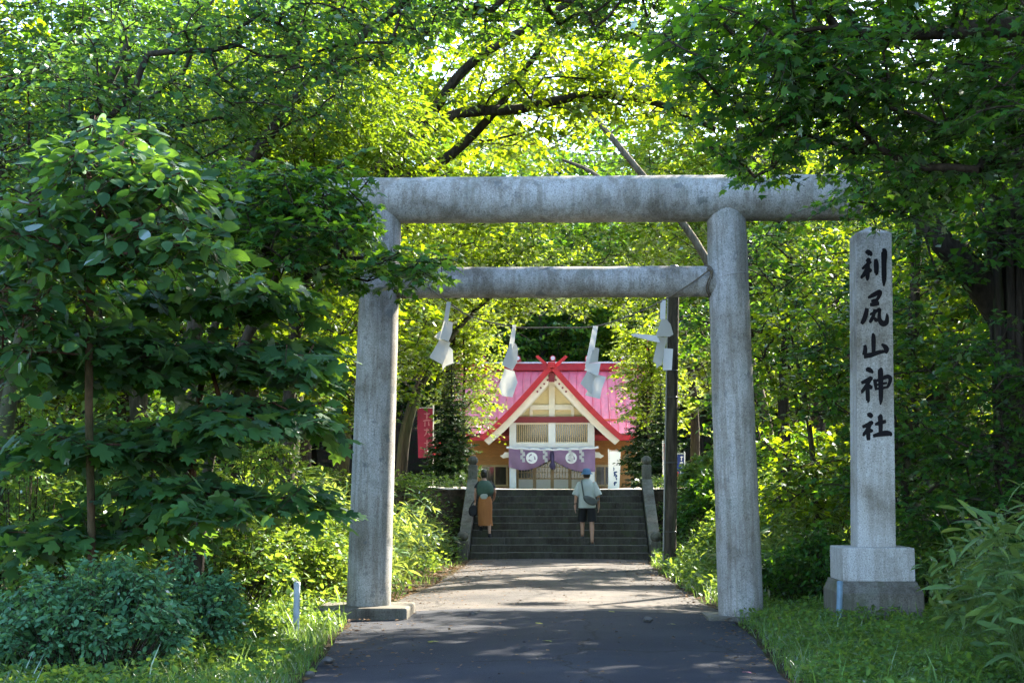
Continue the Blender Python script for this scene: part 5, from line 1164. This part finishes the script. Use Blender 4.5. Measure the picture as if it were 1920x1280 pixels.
for i, (x, y, h, lb) in enumerate([(-5.6, 17.6, 1.5, 'dim undergrowth bush left of the lobed-leaf tree trunk'), (-4.2, 18.8, 1.2, 'undergrowth bush right behind the lobed-leaf tree trunk'), (-6.6, 20.0, 1.9, 'tall undergrowth bush at the left frame edge'), (-4.9, 21.6, 2.0, 'undergrowth bush behind the left pillar with sunlit top'), (-3.6, 20.9, 1.0, 'low undergrowth bush beside the left plinth'), (-7.6, 23.5, 2.4, 'large bush deep in the wood left of the gate'), (-3.9, 23.2, 1.5, 'sunlit bush on the bank behind the left pillar'), (-5.3, 19.2, 2.9, 'tallest undergrowth bush, in the gaps of the lobed-leaf tree'), (-6.4, 18.0, 2.7, 'leafy undergrowth bush left of the tallest one'), (-4.0, 20.3, 2.3, 'undergrowth bush between the tallest one and the left pillar')]):
    shrub('undergrowth_bush', lb, 'undergrowth bushes left of the gate', (x, y), .95, .8, h, 110, OVAL_L, .10, 'leaf_ground', Rad=.30, nl=6)
for i, (x, y, h, lb) in enumerate([(3.4, 20.6, .9, 'low bush behind the foot of the right pillar'), (4.9, 19.4, 1.1, 'bush behind the base of the inscribed post'), (4.2, 24.5, 1.8, 'bush on the bank behind the right pillar'), (6.2, 23.6, 2.0, 'bush between the inscribed post and the vine-wrapped trunk'), (3.5, 27.5, 1.3, 'bush on the right bank short of the wooden pole'), (5.6, 28.6, 2.2, 'tall bush on the right bank behind the pole'), (3.4, 34.6, .75, 'low fern-like bush on the slope beside the right stair rail'), (4.3, 33.0, 1.2, 'bush beside the foot of the wooden pole'), (3.9, 37.5, 1.0, 'bush at the top of the right slope'), (5.6, 36, 1.6, 'dark bush on the right slope behind the pole')]):
    shrub('undergrowth_bush', lb, 'undergrowth bushes right of the gate', (x, y), .95, .8, h, 110, OVAL_L if y < 33 else MAPLE_L, .10, 'leaf_ground' if i % 3 else 'leaf_maple', Rad=.28, nl=6)
def sasa(label, b, rx, ry, h, n, ls, near=False, per=7):
    bx_, by_ = b; z0 = float(hz(bx_, by_)); rt = root('dwarf_bamboo', (bx_, by_, z0), label, 'bamboo', 'clumps of dwarf bamboo')
    a = rng.random(n) * 2 * np.pi; r = np.sqrt(rng.random(n)); X = bx_ + rx * r * np.cos(a); Y = by_ + ry * r * np.sin(a); Z = hz(X, Y)
    Hh = h * rng.uniform(.45, 1.1, n) * (1 - .35 * r ** 2); ln = np.stack([np.cos(a) * r, np.sin(a) * r, 0 * a], 1) * .35 * Hh[:, None] + rng.normal(0, .08, (n, 3)) * np.array([1, 1, 0])
    S = np.stack([X, Y, Z - .02], 1); T = S + ln + np.array([0, 0, 1.0]) * Hh[:, None]
    V, F = tubes_np(S, T, np.full(n, .005), np.full(n, .0025)); trimesh('canes', V, F, 'leaf_sasa', rt, np.zeros(len(F)) + .4, kind='stuff')
    t = rng.uniform(.45, 1.0, (n, per)) ; t[:, :3] = rng.uniform(.9, 1.0, (n, 3))
    pos = S[:, None] + (T - S)[:, None] * t[..., None]; az = rng.random((n, per)) * 2 * np.pi; pit = rng.normal(.15, .40, (n, per))
    ax = np.stack([np.cos(az) * np.cos(pit), np.sin(az) * np.cos(pit), np.sin(pit)], -1); nr = np.array([0, 0, 1.0]) + rng.normal(0, .35, ax.shape); sz = ls * rng.uniform(.6, 1.2, (n, per))
    pos, ax, nr, sz = pos.reshape(-1, 3), ax.reshape(-1, 3), nr.reshape(-1, 3), sz.reshape(-1); k = keep(pos, True, False); pos, ax, nr, sz = pos[k], ax[k], nr[k], sz[k]
    W = (LANCE[0] * np.array([1.9, 1, 1]), LANCE[1]) if near else (LANCE_L[0] * np.array([1.25, 1, 1]), LANCE_L[1])
    if near:
        m_ = single_leaves(W, pos, ax, nr, sz, 'leaf_sasa', rt, 150); pos, ax, nr, sz = pos[m_], ax[m_], nr[m_], sz[m_]
    leaves('foliage', W, pos, ax, nr, sz, 'leaf_sasa', rt, kind='stuff')
sasa('broad-leaved bamboo clump in the lower right corner', (4.5, 13.0), .8, .7, 1.6, 200, .24, True)
sasa('tall bamboo clump cut by the right frame edge', (4.15, 11.9), .5, .5, 1.6, 80, .25, True)
sasa('bamboo clump touching the inscribed post\'s foundation', (4.55, 15.6), .55, .8, 1.1, 70, .22, True)
for lb, b, rx, h in [('sunlit bamboo directly behind the left gate pillar', (-3.0, 22.2), .75, .9), ('brightest bamboo clump on the bank left of the path', (-3.2, 25.0), .8, 1.5), ('tall sunlit bamboo halfway up the left bank', (-3.35, 27.6), .9, 1.7), ('bamboo clump on the left bank short of the stair rail', (-3.3, 30.2), .8, 1.3), ('bamboo beside the foot of the left stair rail', (-2.9, 32.6), .5, .7), ('bamboo behind the left bank clumps under the maples', (-4.8, 26.2), 1.0, 1.9), ('sunlit bamboo right of the right gate pillar', (3.5, 21.6), .7, 1.1), ('bamboo on the right bank between pillar and pole', (3.3, 25.6), .8, .8)]:
    sasa(lb, b, rx, rx, h, 110, .22)

# ---------------- grass, ground plants, litter
def scatter(n, x0, x1, y0, y1, cond):
    q = np.stack([rng.uniform(x0, x1, n), rng.uniform(y0, y1, n)], 1); return q[cond(q[:, 0], q[:, 1])]
offroad = lambda m: (lambda x, y: ((x < road_l(y) - m * rng.random(len(x))) | (x > road_r(y) + m * rng.random(len(x)))) & ~((np.abs(x) < 2.36) & (y > 33.6)))
BLADE = (np.array([(-.5, 0, 0), (.5, 0, 0), (-.34, .55, .05), (.34, .55, .05), (0, 1, .24)]) * np.array([.05, 1, 1]), np.array([(0, 1, 3), (0, 3, 2), (2, 3, 4)]))
def grass(name, label, pts, h0, h1, tall=.06):
    n = len(pts); z = hz(pts[:, 0], pts[:, 1]); pos = np.stack([pts[:, 0], pts[:, 1], z - .01], 1)
    cl = fbm(pts[:, 0] * 2.2, pts[:, 1] * 2.2); h = (h0 + (h1 - h0) * rng.random(n)) * (.45 + 1.1 * cl); h *= np.where(rng.random(n) < tall, 1.8, 1)
    az = rng.random(n) * 2 * np.pi; lean = np.abs(rng.normal(0, .38, n)); ax = np.stack([np.cos(az) * np.sin(lean), np.sin(az) * np.sin(lean), np.cos(lean)], 1); nr = np.stack([np.cos(az), np.sin(az), -.2 + 0 * az], 1)
    o = leaves(name, BLADE, pos, ax, nr, h, 'grass_blade'); tag(o, label, None, kind='stuff')
inb = lambda x, y: (x > -.343 * y - 1.6) & (x < .343 * y + .9)
far_of = lambda m: (lambda x, y: offroad(m)(x, y) & inb(x, y))
grass('grass', 'long green grass on the left verge', scatter(44000, -6.0, -1.7, 10.8, 19.6, far_of(.25)), .05, .19)
grass('grass', 'long green grass on the right verge below the inscribed post', scatter(44000, 1.7, 6.0, 10.8, 20.4, far_of(.25)), .05, .19)
grass('grass', 'sunlit grass on the right bank beyond the gate', scatter(16000, 1.6, 5.5, 20.0, 33.6, far_of(.3)), .08, .30)
grass('grass', 'thin grass on the left bank beyond the gate', scatter(7000, -5.0, -1.8, 19.4, 33.6, lambda x, y: far_of(.5)(x, y) & (fbm(x * .9, y * .9) > .5)), .06, .22)
def lowplants(name, label, pts, ls, mat, tm=OVAL_L, hh=.22):
    n = len(pts); k = 6; z = hz(pts[:, 0], pts[:, 1]); az = rng.random((n, k)) * 2 * np.pi; rr = rng.uniform(.01, .10, (n, k)); H_ = hh * rng.uniform(.1, 1, (n, k)) * (.4 + fbm(pts[:, 0] * 3, pts[:, 1] * 3))[:, None]
    pos = np.stack([pts[:, :1] + rr * np.cos(az), pts[:, 1:] + rr * np.sin(az), z[:, None] + H_], -1).reshape(-1, 3)
    pit = rng.normal(.25, .35, (n, k)); ax = np.stack([np.cos(az) * np.cos(pit), np.sin(az) * np.cos(pit), np.sin(pit)], -1).reshape(-1, 3); nr = np.array([0, 0, 1.]) + rng.normal(0, .4, (n * k, 3))
    kk = keep(pos, False, False); o = leaves(name, tm, pos, ax, nr, ls * rng.uniform(.5, 1.2, n * k), mat); tag(o, label, None, kind='stuff')
lowplants('weeds', 'leafy weeds growing in the left verge', scatter(5200, -6.2, -1.9, 11, 20, lambda x, y: far_of(.5)(x, y) & (fbm(x * 1.1, y * 1.1) > .46)), .07, 'leaf_ground')
lowplants('weeds', 'leafy weeds growing in the right verge', scatter(6500, 1.9, 6.2, 11, 20.5, lambda x, y: far_of(.5)(x, y) & (fbm(x * 1.1, y * 1.1) > .42)), .065, 'leaf_ground')
lowplants('ground_cover', 'low green plants covering the right slope beside the steps', scatter(3800, 2.0, 6.5, 22, 40, lambda x, y: far_of(.3)(x, y)), .10, 'leaf_ground', hh=.35)
lowplants('ground_cover', 'low green plants covering the left slope', scatter(3600, -7.5, -2.1, 20, 40, lambda x, y: far_of(.5)(x, y) & (fbm(x * .8, y * .8) > .47)), .10, 'leaf_ground', hh=.35)
def litter(name, label, pts, ls, zoff):
    n = len(pts); pos = np.stack([pts[:, 0], pts[:, 1], zoff(pts[:, 0], pts[:, 1])], 1); az = rng.random(n) * 2 * np.pi
    ax = np.stack([np.cos(az), np.sin(az), rng.normal(.05, .12, n)], 1); nr = np.array([0, 0, 1.]) + rng.normal(0, .22, (n, 3))
    o = leaves(name, OVAL_L, pos, ax, nr, ls * rng.uniform(.4, 1.3, n), 'litter_leaf'); tag(o, label, None, kind='stuff')
litter('leaf_litter', 'dry brown leaves covering the left bank', scatter(14000, -6, -1.7, 18.6, 38, offroad(.1)), .085, lambda x, y: hz(x, y) + .015)
litter('leaf_litter', 'dry brown leaves along the right edge of the path', scatter(3500, 1.75, 4.5, 18.6, 36, offroad(.1)), .075, lambda x, y: hz(x, y) + .015)
edge = lambda x, y: (rng.random(len(x)) < np.exp(-np.minimum((x - road_l(y)) * .6, road_r(y) - x) / .22)) & (x > road_l(y)) & (x < road_r(y))
litter('path_debris', 'scattered dead leaves and crumbs along the path edges', scatter(14000, -2.6, 2.4, 13, 33.8, edge), .05, lambda x, y: .035 + 0 * x)
litter('path_debris', 'sparse dead leaf scraps lying on the path', scatter(800, -2.0, 2.0, 12, 33.8, lambda x, y: x > -9), .045, lambda x, y: .045 + 0 * x)
litter('step_debris', 'dry leaf scraps lying on the steps', np.stack([rng.uniform(-1.95, 1.95, 90), ST_Y + np.floor(rng.uniform(0, 9.9, 90)) * ST_D + rng.uniform(.04, .3, 90)], 1), .06, lambda x, y: (np.floor((y - ST_Y) / ST_D) + 1) * ST_R + .012)
# single fallen leaves, stones and a petal on the road
def fallen(name, label, px, py, ls, mat, tm, cat, grp=None):
    Y = 1.56 * FPX / (py - 915); p = P(px, py, Y); z = .05
    az = random.uniform(0, 6.28); pos = np.array([[p.x, Y, z]])
    o = leaves(name, tm, pos - pos, np.array([[math.cos(az), math.sin(az), .1]]), np.array([[0.1, 0, 1.]]), np.array([ls]), mat); o.location = (p.x, Y, z); tag(o, label, cat, grp)
FG = 'fallen leaves on the road'
for px, py, lb, ls in [(803, 1199, 'yellow fallen leaf left of the road centre', .11), (1022, 1196, 'curled yellow-brown leaf at the road centre', .12), (1012, 1165, 'small yellow-green leaf at the far end of the asphalt', .11), (1252, 1165, 'yellow-green leaf near the foot of the right pillar', .10), (1147, 1143, 'yellow leaf on the sunlit strip of path', .10)]:
    fallen('fallen_leaf', lb, px, py, ls, 'yellow_leaf', MULB, 'leaf', FG)
fallen('pink_petal', 'pink petal lying near the right edge of the road', 1392, 1252, .10, 'petal_pink', OVAL, 'petal')
def pebble(px, py, s, lb):
    Y = 1.58 * FPX / (py - 915); p = P(px, py, Y); bm = bmesh.new(); bmesh.ops.create_icosphere(bm, subdivisions=2, radius=s)
    for v in bm.verts: v.co *= random.uniform(.8, 1.2); v.co.z *= .6
    me = bpy.data.meshes.new('stone'); bm.to_mesh(me); bm.free(); me.materials.append(MATS['stone_pebble']); o = bpy.data.objects.new('stone', me); o.location = (p.x, Y, .03 + s * .3); C.objects.link(o); tag(o, lb, 'stone', 'loose stones by the road')
pebble(1215, 1160, .06, 'dark stone on the path edge before the right pillar'); pebble(615, 1237, .05, 'pale stone at the left road edge near the bottom'); pebble(582, 1262, .045, 'brown stone at the left road edge at the frame bottom'); pebble(887, 1150, .05, 'dark stone on the path left of centre')
print('leaf tris', NTRI[0])
